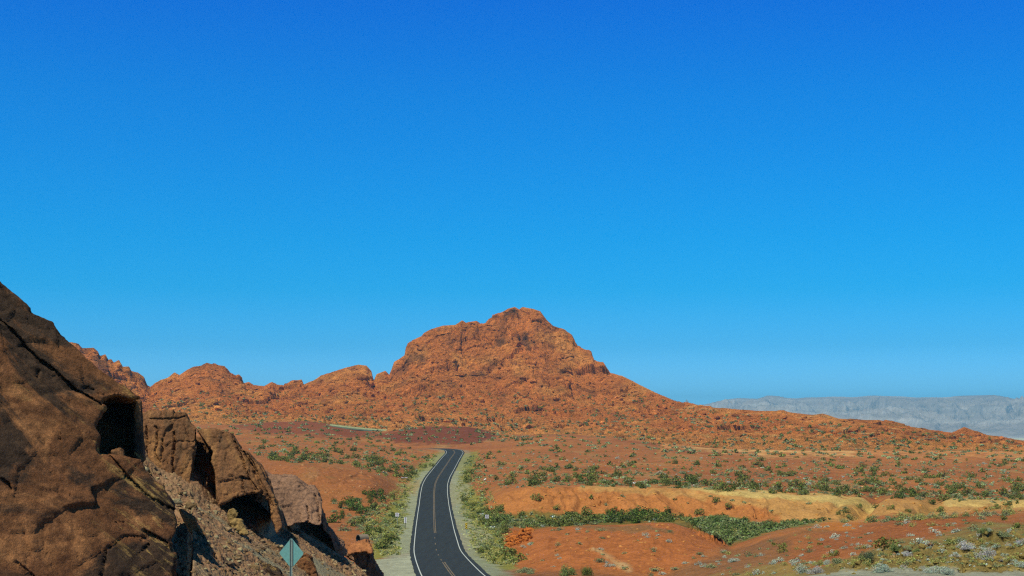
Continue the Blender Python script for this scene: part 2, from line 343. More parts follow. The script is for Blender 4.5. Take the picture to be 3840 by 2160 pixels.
# gullies run down the faces of the banks and mounds
bank = sstep(9.0, 9.25, rows)*(1-sstep(9.85, 10.0, rows))
gul = fbm(GX/5+fbm(GX/11, GD/11, 3, 2)*.9, GD/60, 9, 4, ridged=True)
relief = rel*amp-bank[:, None]*np.clip(1-gul, 0, 1)*1.1*sstep(1760, 1900, GU)
far_knobs = np.clip(crag(GX/9, GD/9, GD*0), 0, 1)*sstep(620, 760, GD)*sstep(2500, 2800, GU)*2.0
GZ = GZ+relief*seam+far_knobs*seam
# ravine in the yellow bank on the right
rav = lambda u0, wd, dp: np.exp(-((GU-u0+ (GV-1900)*1.1)/wd)**2)*dp*np.clip((rows[:, None]-8.9)/.9, 0, 1)*np.clip(10.6-rows[:, None], 0, 1)
GZ = GZ-rav(3240, 36, 3.0)-rav(3470, 40, 2.4)-rav(3120, 22, 1.2)
for (lu, lvv, wu, wv) in ((2050, 1873, 46, 6), (2260, 1872, 30, 9), (2230, 1858, 30, 5), (2310, 1905, 26, 8), (2830, 1945, 60, 8), (3700, 1912, 70, 7), (2740, 1905, 22, 7)):
    q = np.exp(-((GU-lu)/wu)**2-((GV-lvv+(GU-lu)*.25)/wv)**2)*(np.abs(GU-lu) < wu*3)
    GZ = GZ+q*crag(GX/1.5, GD/1.5, GZ/.8, .8)*1.5
# ledgy little cliff beside the mound and on its right flank
led = sstep(0, 10, inpoly(GU, GV, [(1880, 2075), (1905, 2010), (1960, 1985), (2010, 1985), (1985, 2030), (1920, 2075)]))
GZ = GZ+led*crag(GX/1.1, GD/1.1, GZ/1.1)*1.1
led2 = sstep(0, 8, inpoly(GU, GV, [(2560, 1975), (2600, 1975), (2660, 2010), (2740, 2050), (2690, 2055), (2620, 2030)]))
GZ = GZ+led2*crag(GX/1.3, GD/1.3, GZ/1.3)*1.0
nb = sstep(-12, 12, inpoly(GU, GV, [(3130, 2120), (3300, 2070), (3500, 2040), (3900, 1985), (4300, 1985), (4300, 2140), (3150, 2140)]))
GZ = GZ+nb*(crag(GX/1.6, GD/2.2, GZ, .5)*.42+crag(GX/.45, GD/.6, GZ*2)*.14)
# rounded bodies of the mounds, with faint rills down their flanks
def hump(uc, wu, d0, d1, h_):
    return h_*np.exp(-((GU-uc)/wu)**2)*np.sin(np.clip((GD-d0)/(d1-d0), 0, 1)*np.pi)**1.3
lobes = hump(2180, 210, 150, 214, 1.3)+hump(2480, 170, 152, 216, 1.5)+hump(1180, 170, 300, 384, 2.0)+hump(1400, 90, 300, 378, 1.2)+hump(3450, 330, 118, 192, 1.0)+hump(2980, 120, 140, 200, .9)
lobes = lobes+hump(2060, 120, 268, 300, .9)+hump(2420, 140, 268, 298, 1.0)+hump(2840, 150, 262, 294, .9)+hump(3340, 60, 250, 290, 1.1)
rill = fbm(GX/2.2+fbm(GX/6, GD/6, 3, 2)*1.2, GD/26, 19, 4, ridged=True)
GZ = GZ+lobes-np.clip(.8-rill, 0, 1)*np.clip(lobes, 0, 1)*.45
# --- road cut: level the ground under and beside the road
sel = np.where((GU > 500) & (GU < 2600) & (GD < 760))
qx, qy = GX[sel], GD[sel]
best = np.full(qx.shape, 1e9); bz = np.zeros(qx.shape)
RDs = RD[::2]
for i in range(len(RDs)-1):
    a = RDs[i]; e = RDs[i+1]-a
    mk = np.abs(qy-a[1]) < 40
    x = qx[mk]; y = qy[mk]
    t = np.clip(((x-a[0])*e[0]+(y-a[1])*e[1])/(e[0]**2+e[1]**2), 0, 1)
    d = np.hypot(x-a[0]-t*e[0], y-a[1]-t*e[1])
    b = best[mk]; z = bz[mk]; nn = d < b
    b[nn] = d[nn]; z[nn] = (a[2]+t*e[2])[nn]; best[mk] = b; bz[mk] = z
DR = np.full(GD.shape, 1e9); DR[sel] = best
wgt = 1-sstep(4.6, 15.0, best)
shoulder = -.06-np.clip(best-3.9, 0, 20)*.07
zz = GZ[sel]; zz = zz*(1-wgt)+(bz+shoulder)*wgt
GZ[sel] = zz
GZ[-1] = D_k[KG]*0+Z_k[KG]
# --- mountain relief: fractured sandstone
mr = rows_m[:, None]-KG
env = np.clip(mr/.5, 0, 1)*(1-np.clip((mr-6)/1.5, 0, 1))
rock = (.30+.70*sstep(.8, 3.2, mr))*env*(.35+.65*steep[None]+.0*MD)
rock = np.where(US[None] < 1400, np.maximum(rock, .62*env*sstep(.6, 2.5, mr)), rock)
wx = fbm(MX/60, MD/60, 1, 3)*14; wy = fbm(MX/60, MD/60, 7, 3)*14
Z0 = MZ.copy()
big = crag((MX+wx)/52, (MD+wy)/52, Z0/40, .22)
mid = crag((MX+wx*.6)/17, (MD+wy*.6)/17, Z0/12, .38)
sml = crag(MX/6.2, MD/6.2, Z0/4.6, .85)
not_top = 1-.96*np.exp(-((mr-5)/.13)**2)          # keep the traced skyline
blocky = sstep(-.25, .2, fbm(MX/70, MD/70, Z0/50, 3))
bed = (Z0+wx*.5)*.8+MX*.22+fbm(MX/40, MD/40, Z0/40, 3)*9          # tilted sandstone beds
def saw(q): f = q-np.floor(q); return np.minimum(f/.78, (1-f)/.22)-.5
strata = (saw(bed/7.5)*1.5+saw(bed/2.9+.3)*.6)*sstep(-.15, .3, fbm(MX/33, MD/33, Z0/28+5, 3))
gully = fbm(MX/24+wx*.03, MD/90, 3, 4, ridged=True)
low_ = 1-sstep(1.6, 3.0, mr)
disp = (big*9.0*not_top+mid*2.6*not_top*(.2+.8*blocky)*(1-.55*low_)+sml*1.15*(.35+.65*blocky)+strata*1.5*(1-.6*low_)*(.3+.7*not_top)-np.clip(.75-gully, 0, 1)*5.0*not_top+crag(MX/2.7, MD/2.7, Z0/2.2, .8)*.75+fbm(MX/3.5, MD/3.5, Z0/3.5, 4)*.6)*rock*(.15+.85*not_top)
MZ = MZ+disp*.75
soft = (1-sstep(.8, 2.6, mr))*env
MZ = MZ+soft*(fbm(MX/30, MD/30, 4, 4)*3+np.clip(sml, 0, 1)*1.8+np.clip(mid, 0, 1)*2.5)
# the seen surface also moves sideways a little so cliffs overhang
fwd = (big*3.0+mid*2.0+sml*1.0-strata*1.6)*rock
MDy = MD-fwd*not_top
MX = S[None]*MDy + (crag((MX)/18+9, MD/18, Z0/12)*1.6)*rock*not_top
MZ[0] = Z_k[KG]; MX[0] = S*D_k[KG]; MDy[0] = D_k[KG]
MU = CX+MX/MDy*F; MV = HY-MZ/MDy*F
# ------------------------------------------------------------------ soil colours (what each patch of ground is made of)
def albedo(r, g, b, k=1.0): return srgb(r, g, b)*np.array([.80, 1.02, .76], np.float32)*k
RED = albedo(170, 94, 58); ORANGE = albedo(194, 110, 64); YEL = albedo(214, 164, 108); BROWN = albedo(150, 98, 66)
DKRED = albedo(152, 76, 48); GRAVEL = albedo(148, 142, 126); SALMON = albedo(226, 140, 86); PALE = albedo(242, 180, 126)
GRN = albedo(140, 128, 62); YBR = albedo(144, 112, 70); WHITE = albedo(235, 190, 150)
def paintzone(C, U, V, poly, colr, soft, k=1.0, jit=None):
    P = np.array(poly); m = (U > P[:, 0].min()-soft*2) & (U < P[:, 0].max()+soft*2) & (V > P[:, 1].min()-soft*2) & (V < P[:, 1].max()+soft*2)
    if not m.any(): return
    d = inpoly(U[m], V[m], poly)
    if jit is not None: d = d+jit[m]*soft*1.5
    a = (sstep(-soft, soft, d)*k)[:, None]
    C[m] = C[m]*(1-a)+colr*a
def base_ground():
    n1 = fbm(GX/40, GD/55, 11, 5); n2 = fbm(GX/9, GD/16, 13, 4)
    C = RED[None, None]*(1+.0*GD[..., None])
    a = sstep(-.15, .35, n1)[..., None]; C = C*(1-a*.55)+ORANGE*a*.55
    a = sstep(.05, .45, n2+.3*fbm(GX/90, GD/20, 3, 3))[..., None]; C = C*(1-a*.5)+BROWN*a*.5
    a = sstep(.0, .5, fbm(GX/120+5, GD/35, 23, 4))[..., None]; C = C*(1-a*.6)+DKRED*a*.6
    a = sstep(.08, .4, fbm(GX/14+5, GD/45, 33, 5))[..., None]; C = C*(1-a*.55)+albedo(176, 122, 84)*a*.55
    a = sstep(.15, .45, fbm(GX/5+8, GD/9, 43, 4))[..., None]; C = C*(1-a*.45)+albedo(132, 98, 62)*a*.45
    return C.astype(np.float32), n2*1.6+perlin(GX/2.5, GD/4, GD*0)*.8
GC, J = base_ground()
Z = lambda poly, c, s, k=1.: paintzone(GC, GU, GV, poly, c, s, k, J)
# dark red hill behind the road, red hills right of it
Z([(1400, 1640), (1530, 1600), (1750, 1594), (1880, 1625), (1800, 1665), (1650, 1668), (1500, 1660)], albedo(122, 56, 40), 7, .85)
Z([(850, 1600), (1000, 1575), (1180, 1570), (1330, 1610), (1450, 1630), (1300, 1640), (1000, 1625)], albedo(138, 66, 46), 7, .8)
Z([(2480, 1690), (2600, 1668), (2900, 1706), (3840, 1718), (4300, 1720), (4300, 1660), (2500, 1640)], SALMON, 16, .55)
Z([(2250, 1600), (2500, 1665), (2800, 1705), (3200, 1705), (3200, 1650), (2300, 1590)], PALE, 16, .4)
# orange bank, turning yellow to the right
Z([(1820, 1870), (1900, 1845), (2000, 1822), (2500, 1826), (3150, 1856), (3300, 1865), (3260, 1960), (2700, 1965), (2000, 1965), (1840, 1930)], ORANGE, 7, .9)
Z([(2180, 1823), (2500, 1826), (3400, 1864), (4300, 1880), (4300, 1915), (3700, 1915), (3400, 1940), (2950, 1965), (2850, 1900), (2600, 1860), (2300, 1840)], albedo(200, 134, 84), 12, .85)
Z([(2550, 1828), (2900, 1845), (3300, 1864), (3300, 1880), (3000, 1872), (2700, 1852)], YEL, 6, .9)
Z([(3540, 1868), (4300, 1876), (4300, 1900), (3560, 1890)], YEL, 5, .7)
Z([(3130, 1900), (3180, 1865), (3260, 1870), (3200, 1920), (3150, 1950)], albedo(160, 116, 66), 8, .4)
Z([(3380, 1930), (3450, 1880), (3500, 1880), (3440, 1945)], albedo(150, 105, 60), 8, .6)
Z([(1880, 2070), (1900, 1985), (2450, 1950), (2720, 2045), (2500, 2150), (2000, 2140)], albedo(186, 98, 56), 8, .9)
Z([(2140, 1968), (2300, 1975), (2420, 2000), (2520, 2040), (2300, 2030), (2160, 1990)], albedo(138, 96, 66), 7, .7)
Z([(2195, 2080), (2290, 2104), (2370, 2142), (2356, 2147), (2280, 2114)], albedo(222, 170, 130), 9, .62)
Z([(1900, 2120), (2300, 2150), (2400, 2200), (1800, 2200), (1780, 2110)], albedo(140, 84, 60), 14, .8)
Z([(2500, 2165), (2740, 2060), (2900, 2020), (2980, 2060), (2900, 2150), (3000, 2200), (2500, 2200)], albedo(140, 88, 62), 10, .7)
Z([(2950, 2100), (3150, 2000), (3500, 1965), (3700, 1960), (3450, 2050), (3050, 2110)], albedo(168, 88, 54), 12, .7)
Z([(3100, 1955), (3240, 1968), (3180, 2000), (3050, 1990)], albedo(205, 112, 48), 7, .7)
# near bank of yellow-brown ledges
Z([(2940, 2160), (3080, 2125), (3210, 2085), (3350, 2045), (3500, 2030), (3650, 1985), (4300, 1940), (4300, 2150), (3000, 2170)], YBR, 9, .95)
Z([(1560, 1790), (1600, 1770), (1640, 1700), (1600, 1700)], albedo(170, 120, 80), 6, .3)
Z([(2650, 2165), (2900, 2120), (3050, 2110), (3000, 2170), (2650, 2260)], albedo(160, 125, 75), 14, .7)
# verges and gravel beside the road
Z([(1380, 2100), (1400, 2000), (1440, 1930), (1500, 1850), (1560, 1760), (1640, 1700), (1680, 1690), (1600, 1830), (1560, 1950), (1540, 2075)], GRN, 9, .85)
Z([(1720, 1700), (1790, 1690), (1760, 1800), (1840, 1900), (1880, 1990), (1890, 2070), (1950, 2110), (1860, 2135), (1780, 2100), (1700, 1930), (1690, 1830)], GRN, 9, .85)
GC0 = GC
gr = sstep(7.8, 5.2, DR+J*1.6)[..., None]*.85*sstep(20, 60, GD)[..., None]
gr = np.where(GD[..., None] > 440, gr*.45, gr); GC = GC*(1-gr)+albedo(160, 146, 134)*gr
Z([(1380, 2230), (1385, 2105), (1440, 2086), (1520, 2080), (1560, 2060), (1590, 2160), (1590, 2240)], albedo(176, 158, 146), 9, .95)
Z([(1770, 2165), (1740, 2090), (1830, 2120), (1950, 2165), (1900, 2240), (1790, 2240)], albedo(150, 140, 122), 12, .7)
Z([(1690, 1810), (1770, 1800), (1745, 1850), (1705, 1900), (1690, 1860)], albedo(162, 142, 120), 5, .8)
Z([(1490, 1805), (1580, 1795), (1560, 1850), (1500, 1830)], albedo(170, 130, 90), 6, .7)
Z([(1720, 1950), (1760, 1945), (1850, 2010), (1830, 2050), (1740, 2040)], albedo(166, 146, 124), 7, .8)
Z([(2900, 2400), (2960, 2166), (3150, 2143), (3400, 2134), (3860, 2144), (4300, 2150), (4300, 2400)], albedo(168, 150, 142), 4, .95)
Z([(1755, 1915), (2000, 1930), (2300, 1925), (2520, 1935), (2740, 1965), (2740, 2050), (2600, 1990), (2450, 1960), (1960, 1985), (1800, 1960)], albedo(96, 96, 48), 7, .7)
Z([(2560, 1945), (2720, 1940), (2860, 1968), (3060, 1952), (3120, 1950), (2900, 1992), (2780, 2030), (2735, 2046), (2650, 1998)], albedo(110, 108, 58), 7, .8)
# mountain colours
MC = np.broadcast_to(albedo(218, 124, 70), MD.shape+(3,)).copy()
n1 = fbm(MX/35, MZ/22, MDy/60, 5)
def mixm(a, c, k=1.): 
    global MC
    a = (np.clip(a, 0, 1)*k)[..., None]; MC = MC*(1-a)+c*a
mixm(sstep(-.1, .4, n1), albedo(236, 150, 88), .85)
mixm(sstep(.1, .5, fbm(MX/14, MZ/16, MDy/30, 4)), albedo(160, 92, 60), .7)
mixm(sstep(.12, .40, fbm(MX/20+4, MZ/38, MDy/30+4, 5))*sstep(2, 4, mr)*steep[None], albedo(104, 66, 50), .85)
mixm(1-sstep(.5, 2.0, mr+n1*.8), albedo(236, 152, 94), .8)
mixm(sstep(.12, .4, fbm(MX/30+8, MDy/24, 6, 5))*(1-sstep(.5, 2.5, mr)), albedo(150, 108, 62), .6)
mixm(sstep(2300, 2700, MU)*sstep(.18, .4, fbm(MX/40+8, MDy/16, 9, 5)), PALE, .7)
mixm(sstep(2900, 3500, MU)*sstep(0, .4, fbm(MX/50+8, MDy/20, 19, 5))*sstep(.5, 3, mr), albedo(150, 112, 62), .6)
mixm(sstep(.1, .4, fbm(MX/12, MDy/12, 29, 4))*(1-sstep(2.5, 4, mr)), albedo(135, 100, 60), .45)
GC = GC*np.array([.92, 1.0, 1.08], np.float32)
MC = MC*np.array([1.16, 1.06, 1.02], np.float32)
# ------------------------------------------------------------------ build terrain meshes
ground = mesh_from('ground', np.stack([GX, GD, GZ], -1).reshape(-1, 3), grid_faces(*GD.shape), M['soil'], GC.reshape(-1, 3))
tag(ground, 'red and orange desert ground with soft mounds and banks', kind='structure')
mountain = mesh_from('mountain', np.stack([MX, MDy, MZ], -1).reshape(-1, 3), grid_faces(*MD.shape), M['mount'], MC.reshape(-1, 3))
tag(mountain, 'craggy red sandstone mountain and its lower foothills', kind='structure')
# far valley floor
vr = np.array([-3000, -200, 4, 300, 900, 1300, 3000, 8000, 20000, 42000.]); vx = np.linspace(-42000, 42000, 60)
VX, VY = np.meshgrid(vx, vr); VZ = np.where(VY < 1200, -90., -80.)+perlin(VX/3000, VY/3000, VX*0)*8
valley = mesh_from('valley_floor', np.stack([VX, VY, VZ], -1).reshape(-1, 3), grid_faces(*VX.shape), M['soil'], np.broadcast_to(albedo(225, 205, 185), (VX.size, 3)))
tag(valley, 'flat desert valley floor far behind the hills', kind='structure')
# far range
FAR = np.array([(1200, 1560), (2300, 1545), (2621, 1516), (2691, 1503), (2767, 1497), (2843, 1493), (2878, 1481), (2913, 1481), (2994, 1491), (3146, 1493), (3297, 1488), (3499, 1485), (3726, 1483), (3840, 1493), (4300, 1490), (5200, 1520)], float)
fu = np.linspace(1200, 5200, 900); D0 = 15000.; RB = 170
fs = (fu-CX)/F; tv = np.linspace(0, 1, RB)[:, None]
FD = (D0-5200+tv*6500)+0*fs[None]
crest = (HY-np.interp(fu, FAR[:, 0], FAR[:, 1]))/F*D0
prof = np.interp(tv, [0, .35, .62, .8, 1], [0, .25, .62, 1.0, .5])
FX = fs[None]*FD; 
FZ = -80+(crest[None]+80)*prof
hump = np.sin(np.clip(tv*1.25, 0, 1)*np.pi)
wq = fbm(FX/1400, FD/1400, 8, 3)*600
rg = fbm((FX+wq)/620, (FD+wq)/1900, 2, 6, .55, True)
FZ = FZ+perlin(FX/700, FX*0+.3, FX*0)*34*np.clip(tv*1.6-.3, 0, 1)+perlin(FX/230, FX*0+5.3, FX*0)*12*np.clip(tv*1.6-.3, 0, 1)+(rg-.35)*330*hump+fbm(FX/220, FD/500, 12, 4)*50*hump
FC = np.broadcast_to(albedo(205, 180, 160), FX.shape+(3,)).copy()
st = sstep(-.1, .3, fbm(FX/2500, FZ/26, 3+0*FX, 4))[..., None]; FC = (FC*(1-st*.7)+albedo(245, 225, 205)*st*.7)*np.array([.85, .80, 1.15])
def far_material():
    t = NT('far_range_rock'); v = t.coord()
    return t.out(t.mix(1, t.attr(), t.ramp(t.noise(v, .004, 6, .7), [(.3, .7), (.7, 1.3)]), 'MULTIPLY'), t.bump(t.noise(v, .003, 8, .7), 1, 90))
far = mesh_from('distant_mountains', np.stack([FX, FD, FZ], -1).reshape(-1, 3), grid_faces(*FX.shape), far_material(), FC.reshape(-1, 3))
tag(far, 'hazy blue layered mountain range on the horizon', kind='structure')
# ------------------------------------------------------------------ road, edge lines, centre line
def ribbon(name, offs, dz, mat, colr=None, t0=0, t1=None, jag=0, gap=None, path=None, parent=None):
    P = (RD if path is None else path)[t0:t1]
    T = np.gradient(P[:, :2], axis=0); T /= np.linalg.norm(T, axis=1)[:, None]; N = np.stack([T[:, 1], -T[:, 0]], 1)
    V = []; n = len(offs)
    for i in range(len(P)):
        for k, o in enumerate(offs):
            j = 0
            if jag and k in (0, n-1): j = jag*perlin(np.array([i*.31]), np.array([k*3.1]), np.array([0.]))[0]
            V.append((P[i, 0]+N[i, 0]*(o+j), P[i, 1]+N[i, 1]*(o+j), P[i, 2]+dz-.008*abs(o)))
    fc = grid_faces(len(P), n)
    if gap is not None:
        seg = np.arange(len(P)-1).repeat(n-1); fc = fc[gap(seg)]
    c = None
    if colr is not None: c = np.broadcast_to(colr, (len(V), 3))
    return mesh_from(name, V, fc, mat, c, parent=parent)
AS = np.array([.024, .031, .027], np.float32)
rd = ribbon('road', (-3.95, -3.7, -2, 0, 2, 3.7, 3.95), .0, M['asphalt'], AS, jag=.14)
tag(rd, 'dark two lane asphalt road dipping and rising over a crest', kind='structure')
tag(ribbon('road_edge_line', (-3.40, -3.28), .012, M['white_line'], t0=50, t1=-60), 'white painted line along the left edge of the road', kind='structure')
tag(ribbon('road_edge_line', (3.28, 3.40), .012, M['white_line'], t0=50, t1=-60), 'white painted line along the right edge of the road', kind='structure')
i248 = int(np.argmin(np.abs(RD[:, 1]-238))); i180 = int(np.argmin(np.abs(RD[:, 1]-176)))
tag(ribbon('road_centre_line', (-.20, -.06), .012, M['yellow_line'], t0=50, t1=-60, gap=lambda s: ((s+50) > i248) | ((s+50) < i180) | (((s+50) % 8) < 2)), 'worn yellow centre line of the road, left strand', kind='structure')
tag(ribbon('road_centre_line', (.06, .20), .012, M['yellow_line'], t0=50, t1=-60, gap=lambda s: ((s+50) > i248) | ((s+50) < i180)), 'worn yellow centre line of the road, right strand', kind='structure')
# ------------------------------------------------------------------ finding ground under a photo position
GVp = HY-GZ/GD*F; MVp = MV
TU = US
stackD = np.concatenate([GD, MDy[1:]]); stackX = np.concatenate([GX, MX[1:]]); stackZ = np.concatenate([GZ, MZ[1:]]); stackV = np.concatenate([GVp, MVp[1:]])
env_v = np.minimum.accumulate(np.where(stackD < 30, 9999, stackV), axis=0)
def ground_at(u, v):
    c = int(round((u-U0)/(U1-U0)*(NC-1))); c = min(max(c, 0), NC-1)
    col = env_v[:, c]
    r = int(np.searchsorted(-col, -v))
    if r >= len(col): return None
    return Vector((stackX[r, c], stackD[r, c], stackZ[r, c])), r, c
def height_xy(x, y):
    c = int(round((x/y*F+CX-U0)/(U1-U0)*(NC-1))); c = min(max(c, 0), NC-1)
    r = int(np.searchsorted(GD[:, c], y)); r = min(r, len(GD)-1)
    return GZ[r, c]
# far glimpse of the road on the left
fp = []
for (u, v) in ((1225, 1597), (1245, 1599), (1280, 1603), (1330, 1608), (1385, 1612), (1410, 1615), (1440, 1618)):
    fp.append((u, v))
pts = []
for i, (u, v) in enumerate(fp):
    g = ground_at(u, v+2)
    pts.append((g[0].x, g[0].y, g[0].z+.7))
pts_y = np.polyfit([p[0] for p in pts], [p[1] for p in pts], 1); pts_z = np.polyfit([p[0] for p in pts], [p[2] for p in pts], 2)
pts = [(p[0], float(np.polyval(pts_y, p[0])), float(np.polyval(pts_z, p[0]))+.2) for p in pts]
pts = np.array(pts); q = np.linspace(0, len(pts)-1, 60)
FP = np.stack([np.interp(q, np.arange(len(pts)), pts[:, i]) for i in range(3)], 1)
def bench(name, y0, y1, z0, z1, colr, label):
    V = []; ng = 6
    for p in FP:
        for k in range(ng+1):
            t_ = k/ng; V.append((p[0], p[1]+y0+(y1-y0)*t_, p[2]+z0+(z1-z0)*t_))
    o = mesh_from(name, V, grid_faces(len(FP), ng+1), M['soil'], np.broadcast_to(colr, (len(V), 3)))
    tag(o, label, kind='structure')
bench('distant_road', -3, 1, -1.1, -.35, albedo(104, 106, 100), 'short stretch of the road seen far off at the foot of the mountain')
bench('distant_road_shoulder', 1.01, 8, -.35, .45, albedo(168, 158, 130), 'pale gravel shoulder behind the far stretch of road')
# ------------------------------------------------------------------ rocks: solid blocks, weathered by fractured noise
def solid_rock(name, poly, Dfun, thick, mat, vox=.07, shrink=.82, amps=(.16, .05, .03), size=1.2, layer=0, cracks=(), seed=0, holes=(), backshift=(0, 0), stretch=(1, 1, 1)):
    """poly: outline (photo px); Dfun(u,v): distance of the front face; thick: depth of the block in metres"""
    bm = bmesh.new()
    cu = sum(p[0] for p in poly)/len(poly); cv = sum(p[1] for p in poly)/len(poly)
    n = len(poly); fr = []; mi = []; bk = []
    for (u, v) in poly:
        d = Dfun(u, v); p = pt(u, v, d)
        uu = cu+(u-cu)*1.0; fr.append(bm.verts.new(p))
        g_ = 1+thick/p.y
        q = Vector((p.x*g_, p.y+thick, p.z)); c = pt(cu, cv, Dfun(cu, cv)); c.y += thick; c.x *= g_
        q = c+(q-c)*shrink+Vector((backshift[0], 0, backshift[1]))
        bk.append(bm.verts.new(q))
    f = bm.faces.new(fr); b = bm.faces.new(list(reversed(bk)))
    for i in range(n):
        bm.faces.new((fr[i], bk[i], bk[(i+1) % n], fr[(i+1) % n]))
    bmesh.ops.triangulate(bm, faces=[f, b])
    bmesh.ops.recalc_face_normals(bm, faces=bm.faces)
    me = bpy.data.meshes.new(name); bm.to_mesh(me); bm.free()
    o = bpy.data.objects.new(name, me); COL.objects.link(o)
    rm = o.modifiers.new('r', 'REMESH'); rm.mode = 'VOXEL'; rm.voxel_size = vox
    dg = bpy.context.evaluated_depsgraph_get(); dg.update()
    ev = o.evaluated_get(dg); m2 = bpy.data.meshes.new_from_object(ev)
    o.modifiers.clear(); o.data = m2; bpy.data.meshes.remove(me)
    N = len(m2.vertices); co = np.empty(N*3, np.float32); m2.vertices.foreach_get('co', co); co = co.reshape(-1, 3)
    # smooth the voxel corners a little
    ed = np.empty(len(m2.edges)*2, np.int32); m2.edges.foreach_get('vertices', ed); ed = ed.reshape(-1, 2)
    deg = np.bincount(ed.ravel(), minlength=N).astype(np.float32)[:, None]
    for it in range(1):
        s_ = np.zeros_like(co)
        for k in range(3):
            s_[:, k] = np.bincount(ed[:, 0], co[ed[:, 1], k], N)+np.bincount(ed[:, 1], co[ed[:, 0], k], N)
        co = co*.4+s_/deg*.6
    m2.vertices.foreach_set('co', co.ravel()); m2.update()
    nr = np.empty(N*3, np.float32); m2.vertices.foreach_get('normal', nr); nr = nr.reshape(-1, 3)
    x, y, z = (co[:, 0]+seed*7.3)/stretch[0], co[:, 1]/stretch[1], (co[:, 2]+seed*3.1)/stretch[2]
    d = crag(x/size, y/size, z/size, .30)*amps[0]+crag(x/size*2.9, y/size*2.9, z/size*2.9, .3)*amps[1]
    d += crag(x/size*7, y/size*7, z/size*7, .3)*amps[1]*.45
    d += fbm(x*.5, y*.5, z*.5, 3)*amps[0]*.8+fbm(x*3.5, y*3.5, z*3.5, 5, .6)*amps[2]*1.3
    if layer:
        a = R(layer[0]); tlt = x*math.sin(a)+z*math.cos(a)
        d += (fbm(tlt*layer[1], (x*math.cos(a)-z*math.sin(a))*.3, y*.35, 4, ridged=True)-.4)*layer[2]*sstep(-.3, .3, fbm(x*.3, y*.3, z*.3, 2))
    co2 = co+nr*d[:, None]
    if cracks:
        U = CX+co[:, 0]/co[:, 1]*F; V = HY-co[:, 2]/co[:, 1]*F; front = sstep(.1, .5, -nr[:, 1])
        for (P, wd, dp) in cracks:
            q = polyline_dist(U+perlin(co[:, 0]*3, co[:, 1]*3, co[:, 2]*3)*5, V, P)
            k = np.exp(-(q/(wd*.62))**2)*front*dp*(.55+.6*np.clip(perlin(co[:, 0]*1.7, co[:, 1], co[:, 2]*1.7)+.5, 0, 1))
            co2[:, 1] += k
    m2.vertices.foreach_set('co', co2.ravel())
    m2.polygons.foreach_set('use_smooth', np.ones(len(m2.polygons), bool)); m2.update()
    m2.materials.clear(); m2.materials.append(mat)
    return o
OUTCROP = 'rock blocks of the left roadside outcrop'
# --- the great slanted boulder with its notch
DA = lambda u, v: 35.6+.0048*u+(2160-v)*.0034
polyA = [(-520, 560), (-200, 850), (0, 1050), (60, 1102), (128, 1168), (206, 1200), (222, 1228), (270, 1272), (330, 1332), (400, 1388), (460, 1432), (505, 1470), (526, 1490), (470, 1484), (440, 1481), (412, 1484), (396, 1492), (376, 1510), (398, 1526),
         (372, 1562), (350, 1606), (372, 1640), (362, 1705), (408, 1709), (470, 1714), (534, 1712), (562, 1768), (612, 1820), (650, 1872), (668, 1906), (655, 1918), (674, 1948), (668, 2000), (655, 2030), (640, 2045), (662, 2090), (652, 2160), (700, 2240), (700, 2460), (-520, 2460)]
crA = [([(-40, 1160), (0, 1196), (64, 1256), (136, 1336), (190, 1378), (240, 1420), (304, 1472), (345, 1498), (376, 1514)], 6, .8),
       ([(240, 1420), (262, 1450), (300, 1470)], 4, .3), ([(408, 1712), (480, 1790), (560, 1860), (610, 1890), (655, 1908)], 5, .45),
       ([(545, 1985), (590, 2010), (625, 2030), (640, 2045)], 6, .6), ([(0, 1800), (30, 1815), (36, 1835)], 7, .7),
       ([(360, 1930), (420, 1960), (470, 1950)], 3, .2), ([(520, 2080), (560, 2040)], 5, .4), ([(140, 1410), (150, 1385)], 3, .3), ([(220, 1630), (215, 1660)], 4, .3),
       ([(380, 2160), (400, 2060), (470, 2010), (560, 2010)], 4, .25), ([(60, 2110), (130, 2160)], 5, .4), ([(300, 1472), (330, 1440), (420, 1490)], 3, .2)]
oA = solid_rock('boulder', polyA, DA, 4.4, M['rockA'], .075, .97, (.12, .05, .03), 2.6, layer=(40, 2.4, .08), cracks=crA, seed=1, backshift=(-.2, -.3), stretch=(1.4, 1, .8))
tag(oA, 'huge dark-stained brown slab boulder filling the left edge, with a black notch under its roof', 'boulder', OUTCROP)
DN = lambda u, v: DA(u, v)+3.0
o = solid_rock('boulder', [(300, 1480), (340, 1440), (392, 1452), (500, 1488), (518, 1520), (524, 1640), (540, 1735), (300, 1760)], DN, 8, M['rockA'], .09, .98, (.1, .05, .03), 1.2, seed=2)
tag(o, 'shadowed rock at the back of the black notch in the slab boulder', 'boulder', OUTCROP)
o = solid_rock('boulder', [(508, 1494), (527, 1506), (533, 1640), (540, 1730), (508, 1735), (500, 1640)], lambda u, v: DA(u, v)+1.3, 9, M['rockA'], .07, .98, (.06, .03, .02), 1.0, seed=31)  # rock added to stop light leaking into the notch from the right
tag(o, 'upright rock added to keep light out of the right side of the black notch', 'boulder', OUTCROP)
o = solid_rock('boulder', [(412, 1722), (416, 1690), (440, 1682), (462, 1688), (466, 1704), (452, 1728)], lambda u, v: DA(u, v)+.25, .5, M['rockB'], .04, .8, (.05, .03, .01), .5, seed=3)
tag(o, 'small angular stone lying on the ledge inside the black notch', 'stone', OUTCROP)
